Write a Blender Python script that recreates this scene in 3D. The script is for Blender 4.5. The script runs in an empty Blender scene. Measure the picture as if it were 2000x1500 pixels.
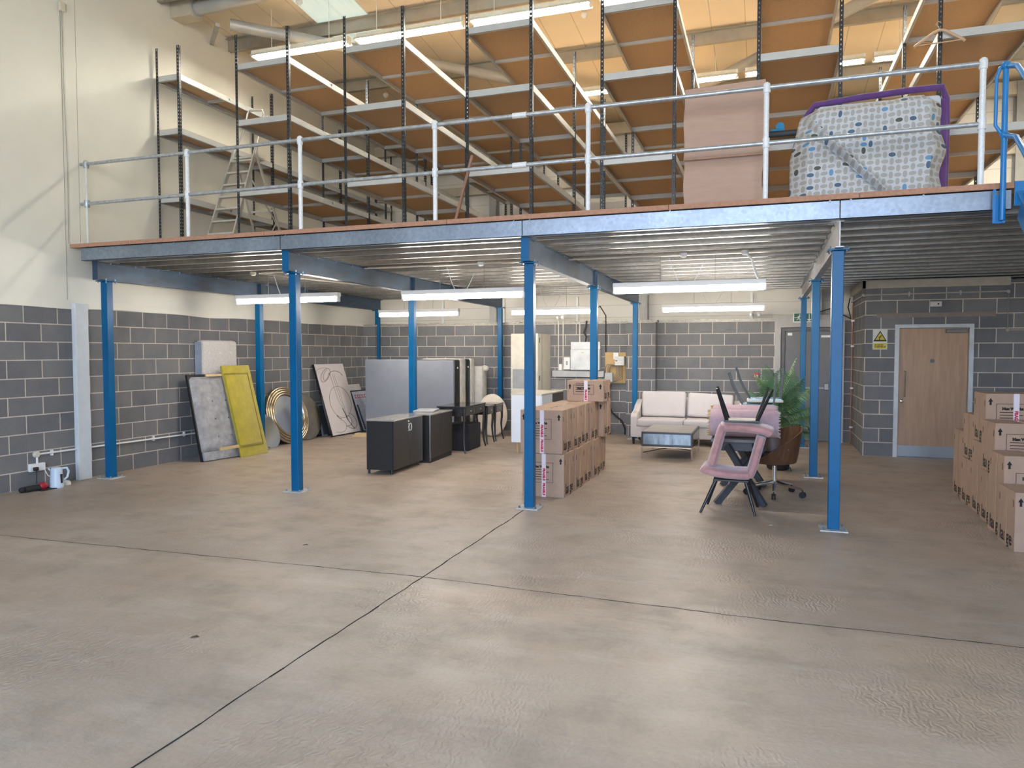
import bpy, bmesh, math, random
from mathutils import Vector, Matrix, Euler
random.seed(7)
S = bpy.context.scene
COL = S.collection
PI = math.pi
# ------------------------------------------------------------------ camera
F, YAW, PITCH, ROLL = 1430.4, 0.3328, -0.0429, -0.001
cam = bpy.data.objects.new('camera', bpy.data.cameras.new('camera')); COL.objects.link(cam)
cam.data.sensor_fit = 'HORIZONTAL'; cam.data.sensor_width = 36; cam.data.lens = F / 2000 * 36
cam.data.clip_start = .05; cam.data.clip_end = 200
fw = Vector((-math.sin(YAW) * math.cos(PITCH), math.cos(YAW) * math.cos(PITCH), math.sin(PITCH)))
r0 = Vector((math.cos(YAW), math.sin(YAW), 0)); u0 = r0.cross(fw)
rr = r0 * math.cos(ROLL) + u0 * math.sin(ROLL); uu = -r0 * math.sin(ROLL) + u0 * math.cos(ROLL)
cm = Matrix((rr, uu, -fw)).transposed().to_4x4(); cm.translation = Vector((8.49, -7.398, 1.657))
cam.matrix_world = cm
S.camera = cam
# ------------------------------------------------------------------ sky and exposure
w = bpy.data.worlds.new('sky'); S.world = w; w.use_nodes = True
wt = w.node_tree; bg = wt.nodes['Background']; bg.inputs[1].default_value = 7.5
_tc = wt.nodes.new('ShaderNodeTexCoord'); _sx = wt.nodes.new('ShaderNodeSeparateXYZ'); wt.links.new(_tc.outputs['Generated'], _sx.inputs[0])
_cr = wt.nodes.new('ShaderNodeValToRGB'); wt.links.new(_sx.outputs[2], _cr.inputs[0])
_cr.color_ramp.elements[0].position = .0; _cr.color_ramp.elements[0].color = (.93, .92, .90, 1)
_cr.color_ramp.elements[1].position = .22; _cr.color_ramp.elements[1].color = (.38, .57, .92, 1)
wt.links.new(_cr.outputs[0], bg.inputs[0])
# portal that helps the renderer find the sky through the open roller door
_pl = bpy.data.lights.new('door_portal', 'AREA'); _pl.shape = 'RECTANGLE'; _pl.size = 8.4; _pl.size_y = 5.8; _pl.cycles.is_portal = True
_po = bpy.data.objects.new('door_portal', _pl); COL.objects.link(_po); _po.location = (7.4, -11.95, 2.9); _po.rotation_euler = (-PI / 2, 0, PI)
S.view_settings.view_transform = 'Standard'; S.view_settings.look = 'None'; S.view_settings.exposure = 0.68
S.view_settings.gamma = 1; S.view_settings.use_curve_mapping = False
TUBE_LOW, TUBE_HIGH, SKYLIGHT = 47, 78, .36
# ------------------------------------------------------------------ materials
def nmat(name):
    m = bpy.data.materials.new(name); m.use_nodes = True
    nt = m.node_tree; return m, nt, nt.nodes['Principled BSDF']
def N(nt, t, **k):
    n = nt.nodes.new(t)
    for a, b in k.items():
        if a.startswith('i_'): n.inputs[int(a[2:])].default_value = b
        else: setattr(n, a, b)
    return n
def mathn(nt, op, a, b=None, clamp=False):
    n = nt.nodes.new('ShaderNodeMath'); n.operation = op; n.use_clamp = clamp
    for i, v in enumerate((a, b)):
        if v is None: continue
        if isinstance(v, (int, float)): n.inputs[i].default_value = v
        else: nt.links.new(v, n.inputs[i])
    return n.outputs[0]
def mixc(nt, f, a, b):
    n = nt.nodes.new('ShaderNodeMix'); n.data_type = 'RGBA'
    for s, v in ((0, f), (6, a), (7, b)):
        if isinstance(v, (int, float)): n.inputs[s].default_value = v
        elif isinstance(v, tuple): n.inputs[s].default_value = v + (1,) if len(v) == 3 else v
        else: nt.links.new(v, n.inputs[s])
    return n.outputs[2]
def noise(nt, vec, scale, detail=3, rough=.6):
    n = nt.nodes.new('ShaderNodeTexNoise'); n.inputs['Scale'].default_value = scale
    n.inputs['Detail'].default_value = detail; n.inputs['Roughness'].default_value = rough
    if vec is not None: nt.links.new(vec, n.inputs['Vector'])
    return n.outputs['Fac']
def ramp(nt, f, a, b):
    n = nt.nodes.new('ShaderNodeMapRange'); n.inputs[1].default_value = a; n.inputs[2].default_value = b
    nt.links.new(f, n.inputs[0]); return n.outputs[0]
MC = {}
def mat(name, col, rough=.6, metal=0, var=.12, scale=6, stretch=(1, 1, 1), bump=0, spec=.5, sheen=0):
    if name in MC: return MC[name]
    m, nt, b = nmat(name)
    tc = N(nt, 'ShaderNodeTexCoord'); mp = N(nt, 'ShaderNodeMapping'); mp.inputs['Scale'].default_value = stretch
    nt.links.new(tc.outputs['Object'], mp.inputs[0])
    n = noise(nt, mp.outputs[0], scale, 4)
    f = ramp(nt, n, .3, .7)
    c = mixc(nt, f, tuple(x * (1 - var) for x in col), tuple(min(1, x * (1 + var)) for x in col))
    nt.links.new(c, b.inputs['Base Color'])
    b.inputs['Roughness'].default_value = rough; b.inputs['Metallic'].default_value = metal
    b.inputs['Specular IOR Level'].default_value = spec
    if sheen: b.inputs['Sheen Weight'].default_value = sheen
    if bump:
        bn = N(nt, 'ShaderNodeBump'); bn.inputs['Strength'].default_value = bump; bn.inputs['Distance'].default_value = .01
        nt.links.new(n, bn.inputs['Height']); nt.links.new(bn.outputs[0], b.inputs['Normal'])
    MC[name] = m; return m
def emat(name, col, st, base=(.9, .9, .9)):
    m, nt, b = nmat(name); b.inputs['Base Color'].default_value = base + (1,)
    b.inputs['Emission Color'].default_value = col + (1,); b.inputs['Emission Strength'].default_value = st
    MC[name] = m; return m
def block_mat(name, axis, phase):
    m, nt, b = nmat(name)
    g = N(nt, 'ShaderNodeNewGeometry'); sx = N(nt, 'ShaderNodeSeparateXYZ'); nt.links.new(g.outputs['Position'], sx.inputs[0])
    cx = N(nt, 'ShaderNodeCombineXYZ')
    nt.links.new(mathn(nt, 'SUBTRACT', sx.outputs[axis], phase - 45.0), cx.inputs[0]); nt.links.new(mathn(nt, 'ADD', sx.outputs[2], 0.005), cx.inputs[1])
    br = N(nt, 'ShaderNodeTexBrick'); nt.links.new(cx.outputs[0], br.inputs['Vector'])
    br.inputs['Scale'].default_value = 1; br.inputs['Brick Width'].default_value = .45; br.inputs['Row Height'].default_value = .225
    br.inputs['Mortar Size'].default_value = .0075; br.inputs['Mortar Smooth'].default_value = .25; br.inputs['Bias'].default_value = 0
    br.inputs['Color1'].default_value = (.138, .142, .152, 1); br.inputs['Color2'].default_value = (.180, .184, .192, 1)
    br.inputs['Mortar'].default_value = (.54, .50, .43, 1)
    n = noise(nt, g.outputs['Position'], 3, 5); n2 = noise(nt, g.outputs['Position'], 90, 2)
    c = mixc(nt, ramp(nt, n, .3, .7), (.86, .87, .9), (1.13, 1.1, 1.05)); mu = N(nt, 'ShaderNodeMix', data_type='RGBA', blend_type='MULTIPLY'); mu.inputs[0].default_value = 1
    nt.links.new(br.outputs[0], mu.inputs[6]); nt.links.new(c, mu.inputs[7])
    mu2 = N(nt, 'ShaderNodeMix', data_type='RGBA', blend_type='MULTIPLY'); mu2.inputs[0].default_value = 1
    nt.links.new(mu.outputs[2], mu2.inputs[6]); nt.links.new(mixc(nt, ramp(nt, n2, .3, .7), (.88, .88, .88), (1.12, 1.12, 1.12)), mu2.inputs[7])
    nt.links.new(mu2.outputs[2], b.inputs['Base Color']); b.inputs['Roughness'].default_value = .9
    bn = N(nt, 'ShaderNodeBump'); bn.inputs['Strength'].default_value = .5; bn.inputs['Distance'].default_value = .006
    h = mathn(nt, 'SUBTRACT', mathn(nt, 'MULTIPLY', n2, .5), br.outputs['Fac']); nt.links.new(h, bn.inputs['Height']); nt.links.new(bn.outputs[0], b.inputs['Normal'])
    return m
def floor_mat():
    m, nt, b = nmat('polished_concrete')
    g = N(nt, 'ShaderNodeNewGeometry'); P = g.outputs['Position']
    sx = N(nt, 'ShaderNodeSeparateXYZ'); nt.links.new(P, sx.inputs[0])
    n1 = noise(nt, P, .45, 5, .6); n2 = noise(nt, P, 2.3, 6, .65); n3 = noise(nt, P, 40, 3, .6)
    c = mixc(nt, ramp(nt, n1, .35, .65), (.40, .305, .225), (.44, .365, .29))
    mp = N(nt, 'ShaderNodeMapping'); mp.inputs['Rotation'].default_value = (0, 0, .5); mp.inputs['Scale'].default_value = (.5, 2.0, 1); nt.links.new(P, mp.inputs[0])
    n4 = noise(nt, mp.outputs[0], 2.2, 8, .7)
    c = mixc(nt, mathn(nt, 'MULTIPLY', ramp(nt, n2, .48, .70), .55), c, (.27, .225, .17))
    c = mixc(nt, mathn(nt, 'MULTIPLY', ramp(nt, n4, .5, .72), .6), c, (.52, .46, .385))
    c = mixc(nt, mathn(nt, 'MULTIPLY', ramp(nt, n3, .4, .75), .22), c, (.2, .17, .14))
    # brown stain close to the left wall
    d = N(nt, 'ShaderNodeVectorMath', operation='DISTANCE'); nt.links.new(P, d.inputs[0]); d.inputs[1].default_value = (1.1, -1.0, 0)
    st = mathn(nt, 'MULTIPLY', ramp(nt, mathn(nt, 'ADD', d.outputs[1], mathn(nt, 'MULTIPLY', n2, 2.2)), 2.6, 1.2), .55)
    c = mixc(nt, st, c, (.22, .165, .11))
    nt.links.new(c, b.inputs['Base Color'])
    rg = ramp(nt, n2, .3, .7); rgh = N(nt, 'ShaderNodeMapRange'); nt.links.new(rg, rgh.inputs[0]); rgh.inputs[3].default_value = .34; rgh.inputs[4].default_value = .56
    nt.links.new(rgh.outputs[0], b.inputs['Roughness'])
    # scour marks left by the trowel
    wv = N(nt, 'ShaderNodeTexWave'); wv.inputs['Scale'].default_value = 9; wv.inputs['Distortion'].default_value = 14; wv.inputs['Detail'].default_value = 3; wv.inputs['Detail Scale'].default_value = 1.2
    nt.links.new(P, wv.inputs['Vector'])
    msk = ramp(nt, noise(nt, P, .8, 2), .5, .62)
    hb = mathn(nt, 'ADD', mathn(nt, 'MULTIPLY', mathn(nt, 'MULTIPLY', wv.outputs['Fac'], msk), .6), mathn(nt, 'ADD', mathn(nt, 'MULTIPLY', n3, .25), n4))
    bn = N(nt, 'ShaderNodeBump'); bn.inputs['Strength'].default_value = .6; bn.inputs['Distance'].default_value = .007
    nt.links.new(hb, bn.inputs['Height']); nt.links.new(bn.outputs[0], b.inputs['Normal'])
    return m
def panel_mat(name, col, axis, pitch, line=.006, dark=.55, rough=.6):
    """painted sheet with straight panel joints every <pitch> metres"""
    m, nt, b = nmat(name)
    g = N(nt, 'ShaderNodeNewGeometry'); sx = N(nt, 'ShaderNodeSeparateXYZ'); nt.links.new(g.outputs['Position'], sx.inputs[0])
    fr = mathn(nt, 'FRACT', mathn(nt, 'DIVIDE', mathn(nt, 'ADD', sx.outputs[axis], 100.37), pitch))
    l = mathn(nt, 'LESS_THAN', fr, line / pitch)
    n = noise(nt, g.outputs['Position'], 1.3, 4)
    c = mixc(nt, ramp(nt, n, .3, .7), tuple(x * .95 for x in col), tuple(x * 1.03 for x in col))
    c = mixc(nt, l, c, tuple(x * dark for x in col))
    nt.links.new(c, b.inputs['Base Color']); b.inputs['Roughness'].default_value = rough
    return m
def wood_mat(name, c1, c2, axis=2, rough=.45, sc=5):
    if name in MC: return MC[name]
    m, nt, b = nmat(name); tc = N(nt, 'ShaderNodeTexCoord'); mp = N(nt, 'ShaderNodeMapping')
    s = [7, 7, 7]; s[axis] = .6; mp.inputs['Scale'].default_value = s; nt.links.new(tc.outputs['Object'], mp.inputs[0])
    n = noise(nt, mp.outputs[0], sc, 6, .6)
    nt.links.new(mixc(nt, ramp(nt, n, .32, .68), c1, c2), b.inputs['Base Color']); b.inputs['Roughness'].default_value = rough
    MC[name] = m; return m
def oval_mat():
    m, nt, b = nmat('oval_print_cotton')
    tc = N(nt, 'ShaderNodeTexCoord'); sx = N(nt, 'ShaderNodeSeparateXYZ'); nt.links.new(tc.outputs['UV'], sx.inputs[0])
    s = .062
    u = mathn(nt, 'DIVIDE', sx.outputs[0], s); v = mathn(nt, 'DIVIDE', sx.outputs[1], s)
    cu = mathn(nt, 'FLOOR', u); cv = mathn(nt, 'FLOOR', v)
    fu = mathn(nt, 'ABSOLUTE', mathn(nt, 'SUBTRACT', mathn(nt, 'FRACT', u), .5)); fv = mathn(nt, 'ABSOLUTE', mathn(nt, 'SUBTRACT', mathn(nt, 'FRACT', v), .5))
    par = mathn(nt, 'MODULO', mathn(nt, 'ADD', mathn(nt, 'ADD', cu, cv), 1000.0), 2.0)
    def d(a, bq):
        x = mathn(nt, 'POWER', mathn(nt, 'DIVIDE', fu, a), 2.0); y = mathn(nt, 'POWER', mathn(nt, 'DIVIDE', fv, bq), 2.0)
        return mathn(nt, 'LESS_THAN', mathn(nt, 'ADD', x, y), 1.0)
    dd = mathn(nt, 'ADD', mathn(nt, 'MULTIPLY', d(.52, .31), par), mathn(nt, 'MULTIPLY', d(.31, .52), mathn(nt, 'SUBTRACT', 1.0, par)), True)
    cb = N(nt, 'ShaderNodeCombineXYZ'); nt.links.new(cu, cb.inputs[0]); nt.links.new(cv, cb.inputs[1])
    wn = N(nt, 'ShaderNodeTexWhiteNoise'); wn.noise_dimensions = '3D'; nt.links.new(cb.outputs[0], wn.inputs[0])
    r = wn.outputs['Value']
    oc = mixc(nt, mathn(nt, 'GREATER_THAN', r, .86), (.37, .37, .37), (.13, .29, .50))
    oc = mixc(nt, mathn(nt, 'GREATER_THAN', r, .92), oc, (.08, .14, .22))
    oc = mixc(nt, mathn(nt, 'GREATER_THAN', r, .965), oc, (.09, .10, .085))
    nt.links.new(mixc(nt, dd, (.52, .56, .60), oc), b.inputs['Base Color']); b.inputs['Roughness'].default_value = .9
    return m
def galv_mat(name, col=(.50, .53, .56), rough=.38, sc=35):
    m, nt, b = nmat(name); g = N(nt, 'ShaderNodeNewGeometry')
    vo = N(nt, 'ShaderNodeTexVoronoi'); vo.inputs['Scale'].default_value = sc; nt.links.new(g.outputs['Position'], vo.inputs['Vector'])
    n = noise(nt, g.outputs['Position'], 2.0, 5)
    c = mixc(nt, ramp(nt, n, .3, .7), tuple(x * .8 for x in col), tuple(x * 1.12 for x in col))
    bw = N(nt, 'ShaderNodeRGBToBW'); nt.links.new(vo.outputs['Color'], bw.inputs[0])
    mu = N(nt, 'ShaderNodeMix', data_type='RGBA', blend_type='MULTIPLY'); mu.inputs[0].default_value = 1
    nt.links.new(c, mu.inputs[6]); nt.links.new(mixc(nt, bw.outputs[0], (.85, .85, .85), (1.1, 1.1, 1.1)), mu.inputs[7])
    nt.links.new(mu.outputs[2], b.inputs['Base Color']); b.inputs['Metallic'].default_value = .75; b.inputs['Roughness'].default_value = rough
    return m
M_floor = floor_mat()
M_blkL = block_mat('blockwork_left', 1, -.03); M_blkB = block_mat('blockwork_back', 0, .32 - .225 * 0); M_blkD = block_mat('blockwork_room_front', 0, 10.215); M_blkS = block_mat('blockwork_room_side', 1, 5.5)
M_clad = panel_mat('cream_wall_lining', (.74, .735, .66), 1, 30, .004, .7)
M_cladB = panel_mat('white_back_lining', (.70, .68, .62), 2, .25, .012, .72)
M_roof = panel_mat('roof_lining', (.76, .68, .54), 0, .5, .012, .62)
M_blue = mat('blue_paint', (.0, .100, .25), .32, 0, .1, 4, spec=.22)
M_galv = galv_mat('galvanised_steel', (.25, .30, .37), .42); M_galvD = galv_mat('galvanised_joist', (.50, .49, .46), .32, 20)
M_rail = mat('galvanised_tube', (.42, .46, .50), .42, .6, .25, 25)
M_wpost = mat('chipped_white_paint', (.72, .76, .80), .5, .1, .1, 40)
M_slate = mat('dark_upright_paint', (.028, .034, .042), .38, .3, .2, 10)
M_sh = mat('grey_shelf_steel', (.50, .52, .52), .45, .2, .06, 6)
M_chip = mat('chipboard', (.46, .325, .20), .85, 0, .10, 60, bump=.2)
M_edge = mat('deck_edge_board', (.40, .215, .14), .8, 0, .15, 40)
M_white = mat('white_plastic', (.78, .80, .80), .4, 0, .03)
M_cream = mat('cream_paint', (.64, .60, .50), .5, 0, .06)
M_wtrim = mat('white_painted_trim', (.66, .70, .72), .5, 0, .05)
M_black = mat('black_satin', (.012, .012, .014), .32, 0, .2, 8)
M_blackm = mat('black_matt', (.014, .014, .016), .75, 0, .2, 8)
M_chrome = mat('chrome', (.75, .76, .78), .12, 1, .03)
M_gold = mat('champagne_gold', (.50, .42, .30), .2, .95, .12, 8)
M_mirror = mat('mirror_glass', (.55, .58, .60), .13, 1, .01)
M_mirror2 = M_mirror
M_card = mat('brown_cardboard', (.40, .275, .20), .85, 0, .07, 8)
M_card2 = mat('plain_cardboard', (.44, .31, .25), .85, 0, .05, 5, (1, 1, 6))
M_print = mat('black_print', (.012, .011, .011), .8)
M_tape = mat('white_tape', (.72, .66, .72), .25, 0, .05); M_red = mat('red_print', (.55, .03, .08), .5)
M_btape = mat('glossy_brown_tape', (.52, .36, .24), .12, 0, .15, 30)
def cable_mat(): return mat('black_rubber', (.012, .012, .013), .55)
# ------------------------------------------------------------------ mesh building
def frame_to(p, q):
    p = Vector(p); q = Vector(q); d = q - p; L = d.length; z = d.normalized()
    x = z.cross(Vector((0, 0, 1)))
    if x.length < 1e-4: x = Vector((1, 0, 0))
    x.normalize(); y = z.cross(x)
    m = Matrix((x, y, z)).transposed().to_4x4(); m.translation = p; return m, L
class MB:
    def __init__(s): s.bm = bmesh.new()
    def _add(s, verts, faces, M=None):
        vs = [s.bm.verts.new(M @ Vector(v) if M else v) for v in verts]
        fs = []
        for f in faces:
            try: fs.append(s.bm.faces.new([vs[i] for i in f]))
            except ValueError: pass
        return vs, fs
    def box(s, x0, x1, y0, y1, z0, z1, M=None, bev=0, seg=2):
        v = [(x, y, z) for z in (z0, z1) for y in (y0, y1) for x in (x0, x1)]
        f = [(0, 2, 3, 1), (4, 5, 7, 6), (0, 1, 5, 4), (2, 6, 7, 3), (0, 4, 6, 2), (1, 3, 7, 5)]
        vs, fs = s._add(v, f, M)
        if bev:
            es = list({e for q in fs for e in q.edges})
            bmesh.ops.bevel(s.bm, geom=es, offset=bev, segments=seg, affect='EDGES', profile=.5)
        return s
    def bar(s, p, q, w, h, up=None, bev=0):
        """rectangular section: w across, h in the up direction"""
        p = Vector(p); q = Vector(q); z = (q - p); L = z.length; z.normalize()
        u = Vector(up) if up else (Vector((0, 0, 1)) if abs(z.z) < .95 else Vector((0, 1, 0)))
        x = z.cross(u).normalized(); y = x.cross(z)
        m = Matrix((x, y, z)).transposed().to_4x4(); m.translation = p
        return s.box(-w / 2, w / 2, -h / 2, h / 2, 0, L, m, bev)
    def tube(s, pts, r, seg=10, closed=False, r2=None):
        pts = [Vector(p) for p in pts]; n = len(pts); rings = []
        prev = None
        for i, p in enumerate(pts):
            a = pts[(i - 1) % n] if (i > 0 or closed) else p; b = pts[(i + 1) % n] if (i < n - 1 or closed) else p
            t = (b - a).normalized()
            if prev is None:
                x = t.cross(Vector((0, 0, 1)))
                if x.length < .05: x = t.cross(Vector((1, 0, 0)))
            else: x = prev - t * prev.dot(t)
            x.normalize(); prev = x; y = t.cross(x)
            rad = r if r2 is None else r + (r2 - r) * i / (n - 1)
            rings.append([s.bm.verts.new(p + (x * math.cos(2 * PI * k / seg) + y * math.sin(2 * PI * k / seg)) * rad) for k in range(seg)])
        for i in range(n if closed else n - 1):
            A, B = rings[i], rings[(i + 1) % n]
            off = 0
            if closed and i == n - 1:
                off = min(range(seg), key=lambda o: (A[0].co - B[o].co).length)
            for k in range(seg): s.bm.faces.new((A[k], A[(k + 1) % seg], B[(k + 1 + off) % seg], B[(k + off) % seg]))
        if not closed: s.bm.faces.new(rings[0][::-1]); s.bm.faces.new(rings[-1])
        return s
    def cyl(s, p, q, r, r2=None, seg=20): return s.tube([p, q], r, seg, r2=r2)
    def lathe(s, prof, seg=32, M=None):
        rings = []
        for r, z in prof:
            rings.append([s.bm.verts.new((M @ Vector((r * math.cos(2 * PI * k / seg), r * math.sin(2 * PI * k / seg), z))) if M else (r * math.cos(2 * PI * k / seg), r * math.sin(2 * PI * k / seg), z)) for k in range(seg)])
        for a, b in zip(rings, rings[1:]):
            for k in range(seg): s.bm.faces.new((a[k], a[(k + 1) % seg], b[(k + 1) % seg], b[k]))
        s.bm.faces.new(rings[0][::-1]); s.bm.faces.new(rings[-1]); return s
    def prism(s, poly, a, b, M=None):
        """poly in local XZ, extruded along Y from a to b"""
        n = len(poly); v = [(x, a, z) for x, z in poly] + [(x, b, z) for x, z in poly]
        f = [tuple(range(n)), tuple(range(2 * n - 1, n - 1, -1))] + [(i, i + n, (i + 1) % n + n, (i + 1) % n) for i in range(n)]
        s._add(v, f, M); return s
    def ball(s, c, r, seg=16, sc=(1, 1, 1)):
        bmesh.ops.create_uvsphere(s.bm, u_segments=seg, v_segments=seg // 2, radius=r, matrix=Matrix.Translation(c) @ Matrix.Diagonal((*sc, 1))); return s
    def done(s, name, m, parent=None, world=True, smooth=False, sub=0, kind=None, label=None):
        bmesh.ops.recalc_face_normals(s.bm, faces=s.bm.faces[:])
        me = bpy.data.meshes.new(name); s.bm.to_mesh(me); s.bm.free()
        o = bpy.data.objects.new(name, me); COL.objects.link(o); me.materials.append(m)
        if parent is not None:
            o.parent = parent
            if world:
                root = parent
                off = WL(parent)
                me.transform(Matrix.Translation(-off))
        if smooth:
            me.polygons.foreach_set('use_smooth', [True] * len(me.polygons))
            try:
                me.set_sharp_from_angle(angle=math.radians(40))
            except Exception: pass
        if sub:
            md = o.modifiers.new('sub', 'SUBSURF'); md.levels = sub; md.render_levels = sub
        if kind: o['kind'] = kind
        if label: o['label'] = label
        return o
def WL(o):
    v = Vector((0, 0, 0))
    while o is not None: v += o.location; o = o.parent
    return v
def thing(name, label, cat, loc=(0, 0, 0), rotz=0, group=None, rot=None):
    o = bpy.data.objects.new(name, None); COL.objects.link(o); o.location = loc
    o.rotation_euler = rot if rot else (0, 0, rotz); o.empty_display_size = .2
    o['label'] = label; o['category'] = cat
    if group: o['group'] = group
    return o
def tag(o, label, cat, group=None):
    o['label'] = label; o['category'] = cat
    if group: o['group'] = group
    return o
def dup(root, loc=None, label=None, rotz=None, group=None):
    def cp(o, par):
        c = o.copy(); COL.objects.link(c); c.parent = par
        for ch in list(o.children): cp(ch, c)
        return c
    r = cp(root, None)
    if loc is not None: r.location = loc
    if rotz is not None: r.rotation_euler = (0, 0, rotz)
    if label: r['label'] = label
    if group: r['group'] = group
    return r
TXT = {}
def text_mesh(body, size, depth=.0006, bold=0):
    k = (body, size)
    if k in TXT: return TXT[k]
    cu = bpy.data.curves.new('t', 'FONT'); cu.body = body; cu.size = size; cu.extrude = depth; cu.align_x = 'CENTER'; cu.align_y = 'CENTER'; cu.resolution_u = 2; cu.offset = bold
    ob = bpy.data.objects.new('t', cu); COL.objects.link(ob)
    dg = bpy.context.evaluated_depsgraph_get(); me = bpy.data.meshes.new_from_object(ob.evaluated_get(dg))
    bpy.data.objects.remove(ob); bpy.data.curves.remove(cu)
    TXT[k] = me; return me
def merge_mesh(mb, me, M):
    base = len(mb.bm.verts); vs = [mb.bm.verts.new(M @ v.co) for v in me.vertices]
    for p in me.polygons:
        try: mb.bm.faces.new([vs[i] for i in p.vertices])
        except ValueError: pass
def struct(o): o['kind'] = 'structure'; return o
def T(*a): return Matrix.Translation(a)
def Rz(a): return Matrix.Rotation(a, 4, 'Z')
def Rx(a): return Matrix.Rotation(a, 4, 'X')
def Ry(a): return Matrix.Rotation(a, 4, 'Y')
ROOFZ = lambda y: 7.12 - .095 * y
# ================================================================== SETTING
XR, YF, YB = 14.0, -12.0, 7.75
f = MB().box(-.3, XR + .3, -30, YB + .3, -.2, 0).done('floor', M_floor); struct(f)
# saw cut joints in the slab
def joint(pts, wd, name):
    m = MB(); out = []
    for (x0, y0), (x1, y1) in zip(pts, pts[1:]):
        n = max(2, int(math.hypot(x1 - x0, y1 - y0) / .12))
        for i in range(n): out.append(Vector((x0 + (x1 - x0) * i / n + random.uniform(-.006, .006), y0 + (y1 - y0) * i / n + random.uniform(-.006, .006), .0)))
    out.append(Vector((*pts[-1], 0)))
    for a, b in zip(out, out[1:]):
        t = (b - a).normalized(); s_ = Vector((-t.y, t.x, 0)) * wd * random.uniform(.35, .65)
        m._add([a - s_ + Vector((0, 0, .0008)), b - s_ + Vector((0, 0, .0008)), b + s_ + Vector((0, 0, .0008)), a + s_ + Vector((0, 0, .0008))], [(0, 1, 2, 3)])
    return m.done(name, mat('joint_filler', (.05, .045, .04), 1, spec=0))
j1 = joint([(6.12, -12), (6.12, -5.19), (6.12, -2.6), (6.11, -.15)], .011, 'trim_1'); struct(j1)
j2 = joint([(.4, -2.72), (1.92, -2.68), (6.13, -2.56), (8.53, -2.65), (12.5, -2.62)], .009, 'trim_2'); struct(j2)
# left wall
wl = struct(MB().box(-.3, 0, YF, 7.5, 0, 2.25).done('wall_left', M_blkL))
m = MB(); m.prism([(-.3, 2.25), (.012, 2.25), (.012, 2.27), (0.012, 2.3)], 0, 0) if False else None
def wall_poly(name, mt, parent, x0, x1, y0, y1, zb):
    b = MB(); v = [(x0, y0, zb), (x1, y0, zb), (x0, y1, zb), (x1, y1, zb), (x0, y0, ROOFZ(y0) + .05), (x1, y0, ROOFZ(y0) + .05), (x0, y1, ROOFZ(y1) + .05), (x1, y1, ROOFZ(y1) + .05)]
    b._add(v, [(0, 2, 3, 1), (4, 5, 7, 6), (0, 1, 5, 4), (2, 6, 7, 3), (0, 4, 6, 2), (1, 3, 7, 5)])
    return b.done(name, mt, parent)
wall_poly('cladding', M_clad, wl, -.3, .004, YF, YB, 2.251)
# wavy lower edge flashing of the lining
b = MB(); n = 120
for i in range(n):
    y0, y1 = YF + (YB - YF) * i / n, YF + (YB - YF) * (i + 1) / n
    za, zb_ = (2.235 + .012 * math.sin(y * 2.1) + .006 * math.sin(y * 5) for y in (y0, y1))
    b._add([(0.006, y0, za), (.006, y1, zb_), (.006, y1, 2.34), (.006, y0, 2.34), (.018, y0, za), (.018, y1, zb_), (.01, y1, 2.34), (.01, y0, 2.34)], [(4, 5, 6, 7), (0, 1, 5, 4), (0, 3, 2, 1)])
b.done('flashing', M_clad, wl)
b = MB(); b.box(.004, .008, -.335, -.331, 2.3, 7.1); b.box(.004, .007, -.12, -.117, 3.1, 7.1); b.done('panel_seam', mat('seam_shadow_gap', (.28, .27, .24), .8), wl)
struct(MB().box(0.001, .07, -.28, -.09, 0, 2.3, bev=.004).done('trim_3', M_wtrim))
# back wall
wb = struct(MB().box(0, 8.65, 7.25, 7.5, 0, 2.25).box(9.85, 9.98, 7.25, 7.5, 0, 2.25).done('wall_back', M_blkB))
wc = struct(MB().box(-.3, XR, YB, YB + .2, 0, 6.6).done('wall_rear', M_cladB))
MB().box(0.001, .30, 7.0, 7.249, 0, 2.25).done('corner_pier', M_blkB, wb); MB().box(5.9, 6.47, 7.0, 7.249, 0, 2.25).done('wall_pier', M_blkB, wb)
b = MB(); xs = [i * .1 for i in range(0, 87)]
for x in xs:
    h = random.uniform(.0, .018); b.box(x, x + .1, 7.235, 7.5, 2.251, 2.285 + h)
b.box(5.88, 6.5, 6.985, 7.24, 2.251, 2.29); b.box(.005, .31, 6.985, 7.24, 2.251, 2.28)
b.done('insulation_strip', mat('silver_insulation', (.32, .31, .28), .5, .2, .3, 20), wb)
b = MB()
for x in (1.6, 3.05, 4.7, 8.2): b.box(x, x + .05, 7.70, 7.749, 2.3, 2.83)
b.done('lining_batten', M_white, wc)
b = MB()
for z in (4.05, 5.1): b.box(.01, XR, 7.6, 7.75, z, z + .18)
b.box(.01, XR, 7.55, 7.7, 6.1, 6.32)
b.done('cladding_rail', mat('cream_steel', (.52, .48, .38), .5, 0, .08), wc)
b = MB()
for x in (2.9, 6.15, 9.4, 12.6):
    for za, zc in ((2.3, 2.83), (3.06, 6.3)): b.box(x - .08, x + .08, 7.51, 7.522, za, zc); b.box(x - .004, x + .004, 7.52, 7.7, za, zc); b.box(x - .08, x + .08, 7.7, 7.712, za, zc)
b.done('stanchion', mat('grey_primer_steel', (.30, .30, .29), .5, .2, .1), wc)
# other walls (behind and right of the camera)
wr = struct(wall_poly('wall_right', M_clad, None, XR, XR + .3, YF, YB, 0))
b = MB(); b.box(-.3, 3.2, YF - .3, YF, 0, 8.4); b.box(11.6, XR + .3, YF - .3, YF, 0, 8.4); b.box(3.2, 11.6, YF - .3, YF, 5.8, 8.4)
struct(b.done('wall_front', M_clad))
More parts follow.
